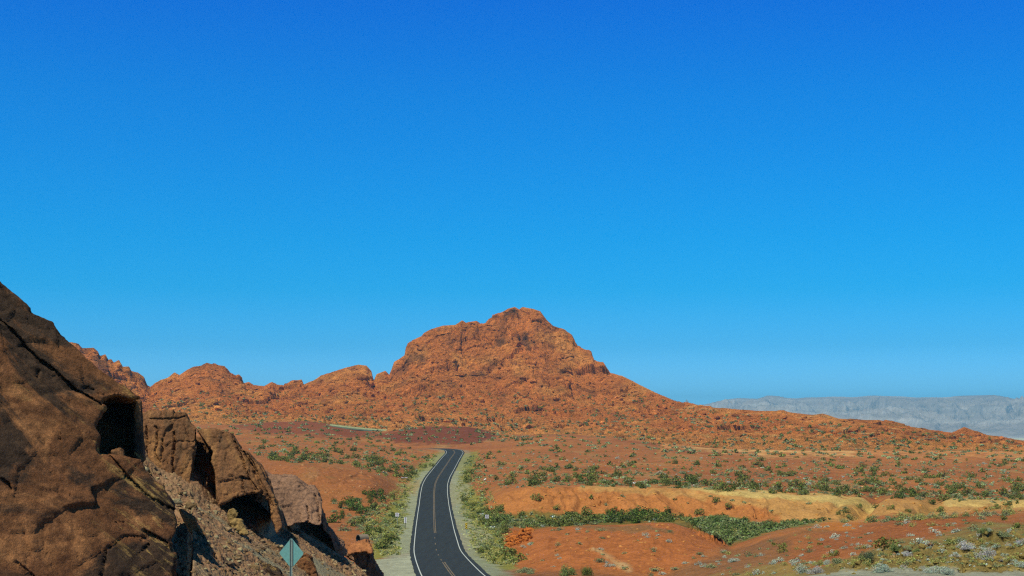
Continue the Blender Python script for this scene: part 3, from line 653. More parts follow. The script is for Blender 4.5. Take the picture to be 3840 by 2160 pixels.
# --- tall block beside the notch
o = solid_rock('boulder', [(522, 1552), (560, 1541), (622, 1538), (700, 1544), (716, 1580), (738, 1602), (736, 1655), (728, 1690), (722, 1760), (716, 1815), (690, 1817), (662, 1832), (640, 1815), (612, 1796), (570, 1775), (545, 1750), (520, 1760)],
               lambda u, v: 59.3+(u-620)*.002+(1820-v)*.004, 3.4, M['rockB'], .045, .85, (.11, .05, .02), .9, seed=4,
               cracks=[([(585, 1600), (590, 1660), (580, 1700), (600, 1740)], 4, .3), ([(650, 1620), (655, 1660), (645, 1740), (655, 1815)], 5, .35), ([(545, 1600), (552, 1650), (548, 1700)], 4, .25), ([(560, 1570), (640, 1572), (690, 1560)], 3, .2), ([(610, 1650), (605, 1720)], 3, .2), ([(658, 1656), (730, 1656)], 3, .12)], stretch=(.7, 1, 1.8))
tag(o, 'squarish tan block with vertical cracks standing right of the black notch', 'boulder', OUTCROP)
# --- leaning block with the deep black hollow beneath it
o = solid_rock('boulder', [(735, 1607), (800, 1606), (868, 1622), (884, 1650), (905, 1685), (932, 1700), (962, 1738), (988, 1772), (1012, 1830), (1040, 1900), (1058, 1975), (1040, 2000), (1024, 1950), (1018, 1905), (1000, 1862), (975, 1843), (925, 1850), (870, 1868), (835, 1890), (815, 1893), (808, 1782), (797, 1737), (797, 1696), (770, 1660)],
               lambda u, v: 59.2+(u-800)*.0030+(1900-v)*.0050, 8, M['rockB'], .045, .9, (.10, .045, .02), 1.2, seed=5,
               cracks=[([(868, 1622), (900, 1700), (930, 1790), (965, 1840)], 4, .4), ([(905, 1790), (915, 1850)], 4, .25), ([(905, 1790), (935, 1800)], 4, .3), ([(880, 1640), (940, 1740), (985, 1850), (1020, 1930)], 5, .35), ([(930, 1700), (975, 1800), (1025, 1900)], 4, .3)])
tag(o, 'leaning tan block with a ragged dark right edge above the deep black hollow', 'boulder', OUTCROP)
o = solid_rock('boulder', [(706, 1640), (760, 1650), (830, 1700), (1000, 1800), (1056, 1960), (1060, 2030), (960, 2040), (860, 1970), (760, 1910), (650, 1840), (690, 1760)], lambda u, v: 64.6+(u-800)*.02, 4, M['rockB'], .08, .95, (.2, .08, .03), 1.2, seed=6)
tag(o, 'shadowed bedrock at the back of the hollow under the leaning block', 'boulder', OUTCROP)
o = solid_rock('boulder', [(752, 1870), (758, 1830), (772, 1788), (780, 1786), (778, 1830), (782, 1862), (765, 1878)], lambda u, v: 60.6, .6, M['rockB'], .04, .8, (.04, .02, .01), .5, seed=7)
tag(o, 'thin upright splinter of rock in the dark gap between the two tan blocks', 'stone', OUTCROP)
# --- broad purple-brown slab right of it
o = solid_rock('boulder', [(985, 1770), (1010, 1790), (1100, 1792), (1160, 1838), (1190, 1842), (1205, 1880), (1206, 1930), (1202, 1968), (1180, 1969), (1150, 1955), (1111, 1962), (1088, 1975), (1062, 1972), (1040, 1900), (1012, 1830)],
               lambda u, v: 73+(u-1050)*.006+(1970-v)*.014, 8, M['rockC'], .06, .9, (.08, .05, .03), .8, seed=8,
               cracks=[([(1180, 1850), (1192, 1900), (1196, 1960)], 4, .3), ([(1150, 1900), (1160, 1960)], 4, .3), ([(1125, 1925), (1130, 1965)], 4, .2)])
tag(o, 'broad rough purple-brown slab with a toothed lower edge above the talus', 'boulder', OUTCROP)
o = solid_rock('boulder', [(1062, 1940), (1120, 1930), (1200, 1930), (1222, 1980), (1240, 2010), (1270, 2082), (1240, 2080), (1150, 2010), (1090, 1990)], lambda u, v: 79.5+(u-1050)*.03, 5, M['rockC'], .07, .95, (.16, .07, .03), .9, seed=9)
tag(o, 'shadowed ledge under the toothed purple-brown slab', 'boulder', OUTCROP)
o = solid_rock('boulder', [(1200, 1900), (1214, 1960), (1222, 1985), (1246, 1998), (1268, 2040), (1290, 2050), (1300, 2080), (1278, 2095), (1256, 2068), (1238, 2010), (1212, 1985)], lambda u, v: 80+(u-1200)*.03, 4.0, M['rockC'], .05, .8, (.12, .06, .02), .6, seed=10)
tag(o, 'narrow jagged rock rib running down from the toothed slab', 'boulder', OUTCROP)
o = solid_rock('boulder', [(1300, 2066), (1318, 2046), (1352, 2038), (1370, 2030), (1388, 2040), (1396, 2062), (1393, 2078), (1372, 2068), (1330, 2073), (1310, 2080)], lambda u, v: 88+(2070-v)*.03, 3.0, M['rockR'], .055, .9, (.12, .05, .02), .8, seed=11)
tag(o, 'reddish flat-topped rock at the end of the outcrop beside the gravel pullout', 'boulder', OUTCROP)
o = solid_rock('boulder', [(1290, 2074), (1320, 2062), (1380, 2060), (1398, 2085), (1404, 2110), (1412, 2128), (1440, 2170), (1440, 2220), (1390, 2190), (1340, 2120)], lambda u, v: 90.6, 2.4, M['rockC'], .06, .95, (.14, .06, .02), .8, seed=12)
tag(o, 'dark undercut base below the reddish flat-topped rock', 'boulder', OUTCROP)
# --- loose boulders on the talus
def loose(poly, D, th, mat, label, seed, cat='boulder', amps=(.09, .04, .02), vox=.035):
    o = solid_rock('loose_boulder' if cat == 'boulder' else 'stone', poly, lambda u, v: D+(2160-v)*.002, th, mat, vox, .75, amps, .7, seed=seed)
    tag(o, label, cat, 'loose rocks on the talus slope'); return o
loose([(676, 1912), (692, 1924), (728, 1946), (751, 1992), (779, 2019), (785, 2047), (765, 2056), (735, 2044), (729, 2019), (711, 1997), (695, 1965)], 47.6, 1.3, M['rockB'], 'long lit sliver of rock in the shadow right of the slab boulder', 13)
loose([(850, 1935), (856, 1912), (872, 1906), (888, 1916), (893, 1935), (884, 1962), (866, 1966), (852, 1956)], 56.2, 1.1, M['rockY'], 'rounded pale boulder, upper of the pair in front of the black hollow', 14)
loose([(858, 1962), (884, 1944), (906, 1950), (920, 1985), (932, 2008), (905, 2004), (878, 1998), (866, 1980)], 55.4, 1.0, M['rockY'], 'angular pale boulder, lower of the pair in front of the black hollow', 15)
loose([(1094, 2190), (1104, 2130), (1122, 2082), (1146, 2074), (1168, 2096), (1184, 2136), (1196, 2190)], 59, 1.8, M['rockA'], 'brown pointed boulder directly behind the diamond sign', 16)
loose([(968, 2200), (978, 2140), (1000, 2128), (1030, 2142), (1060, 2152), (1072, 2200)], 49, 1.5, M['rockA'], 'brown rock cut by the bottom edge left of the diamond sign', 17)
# ------------------------------------------------------------------ talus slope of the cut
TXS = np.linspace(-500, 1500, 640)
def ti(P): 
    P = np.array(P, float); return blur(np.interp(TXS, P[:, 0], P[:, 1]), 6)
top_v = ti([(-500, 1500), (400, 1650), (530, 1722), (600, 1762), (655, 1808), (740, 1868), (830, 1905), (900, 1950), (960, 1998), (1010, 2016), (1056, 1996), (1085, 1980), (1140, 1985), (1180, 2012), (1225, 2050), (1262, 2074), (1325, 2106), (1360, 2140), (1400, 2185), (1500, 2330)])
def talus_D(u, v): return -6.13/((HY-v)/F+.7*(u-CX)/F+.1)      # one even 35 degree slope falling towards the road
bot_v = ti([(-500, 2600), (600, 2460), (900, 2400), (1200, 2330), (1400, 2310), (1500, 2420)])
clampD = np.interp(TXS, [-500, 640, 700, 780], [44, 43.5, 41, 0])
top_D = np.maximum(talus_D(TXS, top_v), np.interp(TXS, [-500, 400, 530], [54, 56, 0])); bot_D = np.maximum(talus_D(TXS, bot_v), clampD)
tl = [(bot_D*.93, (HY-bot_v)/F*bot_D-2.5), (bot_D, (HY-bot_v)/F*bot_D), (top_D, (HY-top_v)/F*top_D)]
hide = np.clip((1235-TXS)/120, 0, 1)
tl.append((top_D+3.2, tl[2][1]+.9*hide-1.0*(1-hide))); tl.append((top_D+7, tl[2][1]+1.2*hide-3.5*(1-hide))); tl.append((top_D+22, tl[2][1]*0-18)); 
TD_k = np.array([a for a, b in tl]); TZ_k = np.array([b for a, b in tl])
rows_t = np.concatenate([np.linspace(0, 1, 6, endpoint=False), np.linspace(1, 2, 300, endpoint=False), np.linspace(2, 3, 30, endpoint=False), np.linspace(3, 5, 30)])
kk = np.minimum(rows_t.astype(int), 4); f_ = (rows_t-kk)[:, None]
TD = TD_k[kk]*(1-f_)+TD_k[kk+1]*f_; TZ = TZ_k[kk]*(1-f_)+TZ_k[kk+1]*f_
TX = ((TXS-CX)/F)[None]*TD
rough = crag(TX/.55, TD/.55, TZ/.55, .5)*.09+crag(TX/.2, TD/.2, TZ/.2, .4)*.06+fbm(TX/2.5, TD/2.5, TZ/2.5, 4)*.4
ledge = sstep(.1, .35, fbm(TX/2.2, TD/3, TZ/2.2, 3))
fine = sstep(.05, .28, fbm((TX*.62+TZ*.78)/.5+20, (TX*.78-TZ*.62)/7, TD/12, 3))      # smooth gravel runs down the slope
TZ = TZ+rough*(1-fine*.8)+ledge*crag(TX/1.0, TD/1.0, TZ/.7, .5)*.25
TC = np.broadcast_to(albedo(156, 112, 96), TX.shape+(3,)).copy()
a = (sstep(-.1, .4, fbm(TX/.8, TD/.8, TZ/.8+4, 4)))[..., None]; TC = TC*(1-a*.7)+albedo(136, 88, 72)*a*.7
a = (sstep(.15, .4, fbm(TX/.25, TD/.25, TZ/.25+9, 3)))[..., None]; TC = TC*(1-a*.7)+albedo(176, 146, 116)*a*.7
a = fine[..., None]; TC = TC*(1-a*.85)+albedo(152, 134, 122)*a*.85
def talus_material():
    t = NT('talus_scree', .95, .1); v = t.coord()
    vo = t.node('ShaderNodeTexVoronoi'); vo.inputs['Scale'].default_value = 7; t.link(v, vo.inputs['Vector'])
    c = t.mix(1, t.attr(), t.ramp(t.noise(v, 6, 6, .8), [(.3, .6), (.5, 1.), (.7, 1.35)]), 'MULTIPLY')
    n = t.bump(vo.outputs['Distance'], .7, -.08); n = t.bump(t.noise(v, 12, 5, .8), .8, .05, n)
    return t.out(c, n)
talus = mesh_from('talus_slope', np.stack([TX, TD, TZ], -1).reshape(-1, 3), grid_faces(*TX.shape), talus_material(), TC.reshape(-1, 3))
tag(talus, 'steep slope of brown scree and grey gravel below the left outcrop', kind='structure')
# stones: small faceted chunks
def chunk(r, sub=1):
    bm = bmesh.new(); bmesh.ops.create_icosphere(bm, subdivisions=sub, radius=1)
    co = np.array([v.co for v in bm.verts], np.float32); fc = np.array([[v.index for v in f.verts] for f in bm.faces]); bm.free()
    s = r.normal(size=(7, 3)); s /= np.linalg.norm(s, axis=1)[:, None]
    for k in s:
        d = co@k; m = d > .62; co[m] -= (d[m]-.62)[:, None]*k
    return co, fc
CH = [chunk(rng, 1) for _ in range(6)]; CH2 = [chunk(rng, 2) for _ in range(5)]
def rot(a, b, c):
    return np.array(Matrix.Rotation(a, 3, 'X') @ Matrix.Rotation(b, 3, 'Y') @ Matrix.Rotation(c, 3, 'Z'), np.float32)
class Heap:
    def __init__(s): s.v = []; s.f = []; s.c = []; s.n = 0
    def add(s, co, fc, c):
        s.v.append(co); s.f.append(fc+s.n); s.c.append(np.broadcast_to(c, co.shape) if np.ndim(c) == 1 else c); s.n += len(co)
    def build(s, name, mat, **k):
        return mesh_from(name, np.concatenate(s.v), np.concatenate(s.f), mat, np.concatenate(s.c), **k)
def stones(h, p, r, c, src=CH, flat=.65):
    co, fc = src[rng.integers(len(src))]
    m = rot(*rng.uniform(0, 6.28, 3)); q = (co@m.T)*np.array([r*rng.uniform(.8, 1.3), r*rng.uniform(.8, 1.2), r*flat])
    h.add(q+np.array(p), fc, c*rng.uniform(.75, 1.25))
h = Heap()
for i in range(3600):
    r0 = rng.integers(10, 306); c0 = rng.integers(200, 630)
    if fine[r0, c0] > .5 and rng.random() < .75: continue
    rr = min(.035+rng.exponential(.038), .32)
    stones(h, (TX[r0, c0], TD[r0, c0], TZ[r0, c0]+rr*.2), rr, albedo(*[(150, 116, 100), (124, 92, 82), (176, 148, 128), (140, 104, 82)][rng.integers(4)]))
tag(h.build('talus_rubble', M['soil'], smooth=False), 'loose broken stones scattered over the talus slope', kind='stuff')
# rubble and knobs over the mountain and its foot
h = Heap()
nr_, nc_ = MX.shape
for i in range(4200):
    r0 = rng.integers(10, int(nr_*.82)); c0 = rng.integers(0, nc_)
    u = MU[r0, c0]; m_ = rows_m[r0]-KG
    if u > 2700 and rng.random() < .6: continue
    rr = min(.5+rng.exponential(.75), 5.5)*(1 if m_ > .5 else .6)
    stones(h, (MX[r0, c0], MDy[r0, c0], MZ[r0, c0]+rr*.15), rr, MC[r0, c0]*rng.uniform(.85, 1.15), CH if rr < 2.5 else CH2, .8)
tag(h.build('mountain_rubble', M['mount'], smooth=False), 'fallen red boulders and rubble over the slopes of the mountain', kind='stuff')
h = Heap()
def ground_stones(n, poly, r0, r1, c):
    P = np.array(poly)
    k = 0
    while k < n:
        u = rng.uniform(P[:, 0].min(), P[:, 0].max()); v = rng.uniform(P[:, 1].min(), P[:, 1].max()); k += 1
        if inpoly(np.array([u]), np.array([v]), poly)[0] < 0: continue
        g = ground_at(u, v)
        if g is None: continue
        stones(h, g[0], r0+(r1-r0)*rng.random()**3, c)
ground_stones(500, [(2950, 2160), (3300, 2060), (3840, 1980), (4200, 1980), (4200, 2140)], .04, .28, albedo(158, 126, 80))
ground_stones(220, [(1900, 2070), (2500, 1960), (2740, 2060), (2500, 2160), (1950, 2140)], .06, .35, albedo(205, 130, 80))
ground_stones(260, [(2700, 2150), (3100, 1970), (3840, 1930), (3840, 2000), (3000, 2150)], .05, .25, albedo(160, 110, 80))
ground_stones(160, [(1700, 1900), (1760, 1940), (1880, 2080), (1760, 2080)], .06, .4, albedo(190, 180, 140))
ground_stones(160, [(1380, 2080), (1500, 1900), (1540, 1950), (1530, 2080)], .06, .3, albedo(170, 165, 135))
ground_stones(260, [(1890, 2070), (1910, 2000), (1990, 1980), (1990, 2020)], .2, .7, albedo(190, 100, 48))
ground_stones(260, [(1850, 1860), (2500, 1830), (3300, 1870), (3840, 1890), (3840, 1920), (3000, 1950), (1900, 1940)], .1, .5, albedo(200, 130, 72))
ground_stones(900, [(1800, 1700), (2400, 1690), (3840, 1740), (3840, 1870), (2500, 1825), (1850, 1830)], .12, .5, albedo(190, 140, 110))
ground_stones(400, [(900, 1640), (1600, 1700), (1560, 1790), (1250, 1870), (900, 1850)], .12, .5, albedo(190, 130, 100))
tag(h.build('scattered_stones', M['soil'], smooth=False), 'small stones scattered over the soil, verges and banks', kind='stuff')
# three big cracked blocks on the near bank
BANKR = 'cracked blocks on the near right bank'
def bankrock(poly, D, th, label, seed, cr=()):
    o = solid_rock('boulder', poly, lambda u, v: D+(2150-v)*.012, th, M['rockY'], .045, .85, (.10, .05, .02), .7, seed=seed, cracks=cr)
    tag(o, label, 'boulder', BANKR)
bankrock([(3440, 2068), (3470, 2056), (3545, 2052), (3575, 2066), (3570, 2098), (3535, 2110), (3470, 2104), (3430, 2092)], 67, 1.6, 'flat yellowish ledge block on the near bank behind the silver bush', 21)
bankrock([(3596, 2086), (3640, 2072), (3662, 2096), (3668, 2120), (3650, 2138), (3620, 2136), (3600, 2110)], 63, 1.2, 'split yellowish block with a dark crack on its left, near the right edge', 22)
bankrock([(3700, 2130), (3712, 2104), (3760, 2098), (3810, 2108), (3830, 2134), (3800, 2150), (3730, 2150)], 61, 1.2, 'rounded olive-brown block lying lowest at the right edge', 23)
bankrock([(3300, 2096), (3340, 2086), (3400, 2092), (3430, 2112), (3400, 2132), (3320, 2128)], 64, 1.2, 'low broken ledge block left of the flat yellowish one', 24)
# ------------------------------------------------------------------ plants
def leaves(n, rad, hgt, leaf, tint, r, dens=1.0, lumps=7, up=.35, spread=.22, open_=0.):
    """a shrub crown: many leaf-sized faces on lumpy clusters"""
    V = np.zeros((n*4, 3), np.float32)
    cl = r.normal(size=(lumps, 3)); cl[:, 2] = np.abs(cl[:, 2]); cl /= np.linalg.norm(cl, axis=1)[:, None]
    cl *= r.uniform(.35, .78, (lumps, 1)); cr = r.uniform(.25, .5, lumps)
    k = r.integers(lumps, size=n)
    d = r.normal(size=(n, 3)); d /= np.linalg.norm(d, axis=1)[:, None]
    p = cl[k]+d*(cr[k]*r.uniform(.55, 1.05, n)**.6)[:, None]
    p[:, 2] = np.abs(p[:, 2])*(1-open_)+open_*np.abs(p[:, 2])**.7
    p *= np.array([rad, rad, hgt])
    nn = d+r.normal(size=(n, 3))*.7+np.array([0, 0, up]); nn /= np.linalg.norm(nn, axis=1)[:, None]
    a = np.cross(nn, r.normal(size=(n, 3))); a /= np.linalg.norm(a, axis=1)[:, None]; b = np.cross(nn, a)
    s = leaf*r.uniform(.6, 1.4, (n, 1)); 
    V[0::4] = p-a*s; V[1::4] = p-b*s*.55; V[2::4] = p+a*s; V[3::4] = p+b*s*.55
    fc = np.arange(n*4).reshape(-1, 4)
    tn = np.repeat(tint*(r.uniform(.6, 1.45, (n, 1))*(1+.12*r.normal(size=(n, 3)))), 4, axis=0)
    return V, fc, np.clip(tn, .004, .9)
def stems(n, rad, hgt, th, r):
    V = []; Fc = []; k = 0
    for i in range(n):
        a = r.uniform(0, 6.28); rr = rad*r.uniform(.3, .85); tip = np.array([math.cos(a)*rr, math.sin(a)*rr, hgt*r.uniform(.5, .95)])
        mid = tip*.5+np.array([0, 0, hgt*.05])+r.normal(size=3)*rad*.05
        ring = [(-th, 0, 0), (th*.6, th*.8, 0), (th*.6, -th*.8, 0)]
        for (c, w_) in ((np.zeros(3), 1), (mid, .7), (tip, .25)):
            V += [c+np.array(q)*w_ for q in ring]
        for s_ in (0, 3):
            for j in range(3):
                Fc.append([k+s_+j, k+s_+(j+1) % 3, k+s_+3+(j+1) % 3, k+s_+3+j])
        k += 9
    return np.array(V), np.array(Fc)
T_CREO = np.array([.135, .160, .034]); T_DARK = np.array([.075, .118, .018]); T_BURS = np.array([.225, .265, .125]); T_SILV = np.array([.40, .49, .38]); T_YEL = np.array([.34, .345, .10]); T_GREEN = np.array([.150, .205, .062]); T_LILAC = np.array([.44, .45, .44]); T_BLUE = np.array([.085, .12, .06])
KINDS = {  # name, tint, leaf size, height factor, upness
 'creosote': ('creosote_bush', T_CREO, .075, .85, 'creosote bush'), 'dark': ('green_bush', T_DARK, .075, .95, 'bush'), 'bursage': ('bursage_shrub', T_BURS, .06, .55, 'shrub'),
 'silver': ('silver_shrub', T_SILV, .055, .62, 'shrub'), 'yellow': ('rabbitbrush', T_YEL, .06, .7, 'shrub'), 'green': ('willow_shrub', T_GREEN, .07, .9, 'shrub'), 'lilac': ('dry_shrub', T_LILAC, .045, .7, 'shrub'), 'blue': ('blue_green_bush', T_BLUE, .06, .8, 'bush')}
PROTO = {}
def proto(kind, big):
    key = (kind, big)
    if key not in PROTO:
        nm, tint, lf, hf, _ = KINDS[kind]; PROTO[key] = []
        for i in range(3 if big else 5):
            r = np.random.default_rng(abs(hash(nm)) % 9999 if False else sum(map(ord, nm))*7+i*13+big)
            n = 3200 if big else 300; l = lf*(.62 if big else 1.25)
            cv = leaves(n, 1.0, hf*1.25, l, tint, r, lumps=14 if big else 8, open_=.2 if kind in ('creosote', 'dark') else 0)
            fol = mesh_from(nm+'_foliage', cv[0], cv[1], M['leaf'], cv[2], smooth=False, link=False)
            sv, sf = stems(26 if big else 8, 1.0, hf*1.1, .014 if big else .02, r)
            c_all = None
            st = mesh_from(nm+'_stems', sv, sf, M['stem'], None, link=False)
            # one-piece mesh (foliage and stems together) for the small ones
            both = mesh_from(nm, np.concatenate([cv[0], sv]), np.concatenate([cv[1], sf+len(cv[0])]), M['leaf'], np.concatenate([cv[2], np.broadcast_to((.09, .07, .045), sv.shape)]), smooth=False, link=False)
            PROTO[key].append((fol, st, both))
    return PROTO[key]
NPLANT = {}
def plant(kind, p, radius, label, group, big=False, flat=1.0):
    nm = KINDS[kind][0]; fol, st, both = random.choice(proto(kind, big))
    p = Vector(p); p.z -= radius*.04
    rz = random.uniform(0, 6.28); sc = (radius*random.uniform(.9, 1.1), radius*random.uniform(.9, 1.1), radius*flat*random.uniform(.9, 1.1))
    if big:
        o = bpy.data.objects.new(nm, None); COL.objects.link(o)
        for (n2, me) in (('foliage', fol), ('stems', st)):
            q = bpy.data.objects.new(n2, me); COL.objects.link(q); q.parent = o
    else:
        o = bpy.data.objects.new(nm, both); COL.objects.link(o)
    o.location = p; o.rotation_euler = (0, 0, rz); o.scale = sc
    tag(o, label, KINDS[kind][4], group); NPLANT[kind] = NPLANT.get(kind, 0)+1
    return o
def put(kind, u, v, wpx, label, group=None, big=False, flat=1.0):
    g = ground_at(u, v)
    if g is None: return
    p = g[0]; D = p.y
    return plant(kind, p, wpx/F*D/2, label, group, big, flat)
LEFTROCK = [(-500, 500), (0, 1040), (530, 1470), (560, 1530), (700, 1535), (745, 1595), (870, 1610), (1000, 1760), (1165, 1825), (1215, 1880), (1290, 2030), (1370, 2015), (1410, 2060), (1440, 2170), (1440, 2400), (-500, 2400)]
PEND = []
def scatter(kinds, n, poly, smin, smax, label, group, power=2.0, fade=None):
    """kinds: {kind: share}; label: dict kind -> label"""
    P = np.array(poly, float); k = 0; tries = 0
    ks = list(kinds); pr = np.array([kinds[x] for x in ks]); pr = pr/pr.sum()
    while k < n and tries < n*30:
        tries += 1
        u = rng.uniform(P[:, 0].min(), P[:, 0].max()); v = rng.uniform(P[:, 1].min(), P[:, 1].max())
        if inpoly(np.array([u]), np.array([v]), poly)[0] < 0: continue
        cl = perlin(np.array([u/70.]), np.array([v/22.]), np.array([n*.1]))[0]
        if cl < rng.uniform(-.9, .35): continue
        if inpoly(np.array([u]), np.array([v]), LEFTROCK)[0] > 0: continue
        g = ground_at(u, v)
        if g is None: continue
        p, r, c = g
        if p.y < 760 and r < DR.shape[0] and DR[r, c] < 6.2: continue
        kd = ks[rng.choice(len(ks), p=pr)]
        s = (smin+(smax-smin)*rng.random()**power)*(1.25 if kd in ('creosote', 'dark') else .85)
        f_ = (u-P[:, 0].min())/(P[:, 0].max()-P[:, 0].min()); g_ = (v-P[:, 1].min())/(P[:, 1].max()-P[:, 1].min())
        sz = 'tiny' if s < smin+.2*(smax-smin) else 'large' if s > smin+.62*(smax-smin) else 'medium'
        wh = ('left', 'middle', 'right')[min(2, int(f_*3))]
        dp = ('far', 'near')[int(g_ > .5)]
        PEND.append((s/p.y, kd, p.copy(), s, sz+' '+label[kd]+', '+dp+' '+wh+' side', group)); k += 1
def lab(place, **kw):
    base = {'creosote': 'olive creosote bush', 'dark': 'dark green bush', 'bursage': 'low grey-green shrub', 'silver': 'small silvery shrub', 'yellow': 'yellow-green rabbitbrush', 'green': 'fresh green shrub', 'lilac': 'dry greyish shrub'}
    return {k: v+' '+place for k, v in base.items()}
G1 = 'shrubs on the open red flat right of the road'
scatter({'creosote': .38, 'bursage': .59, 'silver': .03}, 820, [(1790, 1705), (2050, 1680), (2400, 1700), (2700, 1720), (3840, 1735), (3840, 1868), (3300, 1852), (2500, 1818), (2000, 1812), (1850, 1825), (1780, 1790)], .35, 1.5, lab('on the red flat right of the road'), G1, 1.8)
scatter({'creosote': .42, 'bursage': .56, 'silver': .02}, 200, [(1850, 1750), (2700, 1760), (3840, 1800), (3840, 1868), (3300, 1852), (2500, 1818), (2000, 1812)], .4, 1.6, lab('on the red flat right of the road'), G1, 1.7)
G2 = 'shrubs lining the top of the orange bank'
scatter({'bursage': .66, 'creosote': .22, 'dark': .1}, 330, [(2000, 1806), (2500, 1806), (3000, 1836), (3840, 1862), (4100, 1865), (4100, 1895), (3840, 1890), (3300, 1870), (2900, 1852), (2500, 1830), (2000, 1824)], .45, 1.5, lab('along the orange bank top'), G2, 1.6)
G3 = 'shrubs on the red slopes left of the road'
scatter({'creosote': .5, 'bursage': .47, 'silver': .03}, 340, [(880, 1640), (1250, 1640), (1450, 1660), (1600, 1690), (1640, 1702), (1600, 1775), (1500, 1800), (1300, 1742), (1050, 1735), (920, 1700)], .4, 1.6, lab('on the red slope left of the road'), G3, 1.6)
scatter({'creosote': .6, 'bursage': .4}, 60, [(900, 1690), (1250, 1700), (1500, 1740), (1560, 1790), (1500, 1806), (1300, 1745), (1050, 1738)], .6, 1.6, lab('on the red slope left of the road'), G3, 1.3)
G4 = 'bushes crowding the green wash'
W = 'in the green wash between the mounds and the orange bank'
WL = [(1800, 1905), (1900, 1935), (2000, 1940), (2280, 1925), (2290, 1966), (1960, 1982), (1850, 1985), (1770, 1940)]
scatter({'creosote': .3, 'bursage': .36, 'green': .24, 'silver': .04, 'yellow': .06}, 150, WL, .4, 1.6, lab('in the left of the wash'), G4, 1.4)
scatter({'dark': .55, 'creosote': .25, 'bursage': .2}, 46, [(2270, 1925), (2440, 1925), (2560, 1940), (2520, 1958), (2280, 1968)], .5, 1.6, lab('in the darkest middle of the wash'), G4, 1.3)
scatter({'green': .45, 'bursage': .35, 'yellow': .1, 'dark': .1}, 190, [(2540, 1940), (2700, 1935), (2850, 1965), (3050, 1950), (3130, 1945), (2900, 1990), (2770, 2030), (2735, 2046), (2650, 2000)], .35, 1.4, lab('in the right tip of the wash'), G4, 1.5)
scatter({'bursage': .5, 'yellow': .25, 'green': .25}, 60, [(3080, 1965), (3300, 1940), (3600, 1920), (3840, 1900), (3840, 1930), (3300, 1960)], .5, 1.3, lab('below the yellow bank at the right'), G4, 1.2)
G5 = 'shrubs on the grassy verge right of the road'
scatter({'creosote': .3, 'bursage': .35, 'yellow': .3, 'green': .05}, 250, [(1740, 1720), (1800, 1700), (1800, 1790), (1860, 1880), (1900, 1960), (1900, 2060), (1960, 2110), (1880, 2120), (1790, 2085), (1800, 2040), (1850, 2020), (1800, 1975), (1730, 1945), (1712, 1920), (1705, 1870), (1750, 1830), (1740, 1790)], .3, 1.25, lab('on the right road verge'), G5, 1.6)
G6 = 'shrubs on the grassy verge left of the road'
scatter({'creosote': .2, 'bursage': .35, 'yellow': .4, 'green': .05}, 240, [(1300, 1960), (1400, 1900), (1480, 1830), (1540, 1760), (1620, 1700), (1650, 1705), (1590, 1800), (1560, 1880), (1545, 2000), (1520, 2075), (1430, 2085), (1400, 2030)], .35, 1.4, lab('on the left road verge'), G6, 1.6)
scatter({'dark': .5, 'bursage': .5}, 30, [(1240, 1870), (1460, 1840), (1400, 1960), (1250, 1950)], .6, 1.8, lab('below the red mound left of the road'), 'shrubs below the red mound left of the road', 1.2)
G7 = 'shrubs dotting the red-brown slopes in the right foreground'
scatter({'silver': .35, 'bursage': .4, 'creosote': .1, 'yellow': .15}, 110, [(2500, 2160), (2740, 2060), (3080, 1975), (3840, 1930), (3840, 1985), (3500, 2035), (3200, 2090), (2900, 2160)], .3, .9, lab('on the red-brown slope'), G7, 1.6)
G8 = 'shrubs on the orange mound right of the road'
scatter({'silver': .4, 'bursage': .6}, 34, [(1930, 2050), (2000, 1985), (2450, 1965), (2700, 2045), (2500, 2150), (1950, 2130)], .35, 1.1, lab('on the orange mound'), G8, 1.6)
G9 = 'shrubs over the near bank at the bottom right'
scatter({'silver': .3, 'bursage': .3, 'yellow': .3, 'lilac': .1}, 130, [(2500, 2158), (2750, 2140), (2950, 2130), (3200, 2090), (3500, 2040), (3840, 1985), (4100, 1970), (4100, 2135), (3400, 2130), (3150, 2135), (2980, 2158)], .14, .42, lab('on the near bottom right bank'), G9, 1.6)
G10 = 'few shrubs on the face of the orange bank'
scatter({'bursage': .6, 'creosote': .4}, 26, [(1900, 1870), (2500, 1850), (3300, 1885), (3840, 1895), (3840, 1915), (3000, 1940), (1950, 1930)], .4, 1.2, lab('on the orange bank face'), G10, 1.2)
# keep the 300 largest of a kind as things, the rest go into one mass
PEND.sort(key=lambda q: -q[0])
cntk = {}; restm = Heap()
LOW = {k: [] for k in KINDS}
for k in KINDS:
    nm, tint, lf, hf, _ = KINDS[k]
    for i in range(4):
        r = np.random.default_rng(900+i+len(nm)*7)
        LOW[k].append(leaves(46, 1.0, hf*1.2, .24, tint, r, lumps=6))
def low(k, p, s):
    v, f, c = LOW[k][rng.integers(4)]; a = rng.uniform(0, 6.28); ca, sa = math.cos(a), math.sin(a)
    m = np.array([[ca, -sa, 0], [sa, ca, 0], [0, 0, 1]])
    restm.add((v@m.T)*s+np.array(p), f, np.clip(c*rng.uniform(.75, 1.25), 0, 1))
CAP = {'creosote': 290, 'bursage': 290, 'yellow': 200, 'silver': 150, 'dark': 150, 'green': 90, 'lilac': 40}
for (a, kd, p, s, lb, gr_) in PEND:
    if cntk.get(kd, 0) < CAP.get(kd, 100):
        cntk[kd] = cntk.get(kd, 0)+1; plant(kd, p, s, lb, gr_)
    else: low(kd, p, s)
print('plants', cntk, 'rest', len(PEND)-sum(cntk.values()))
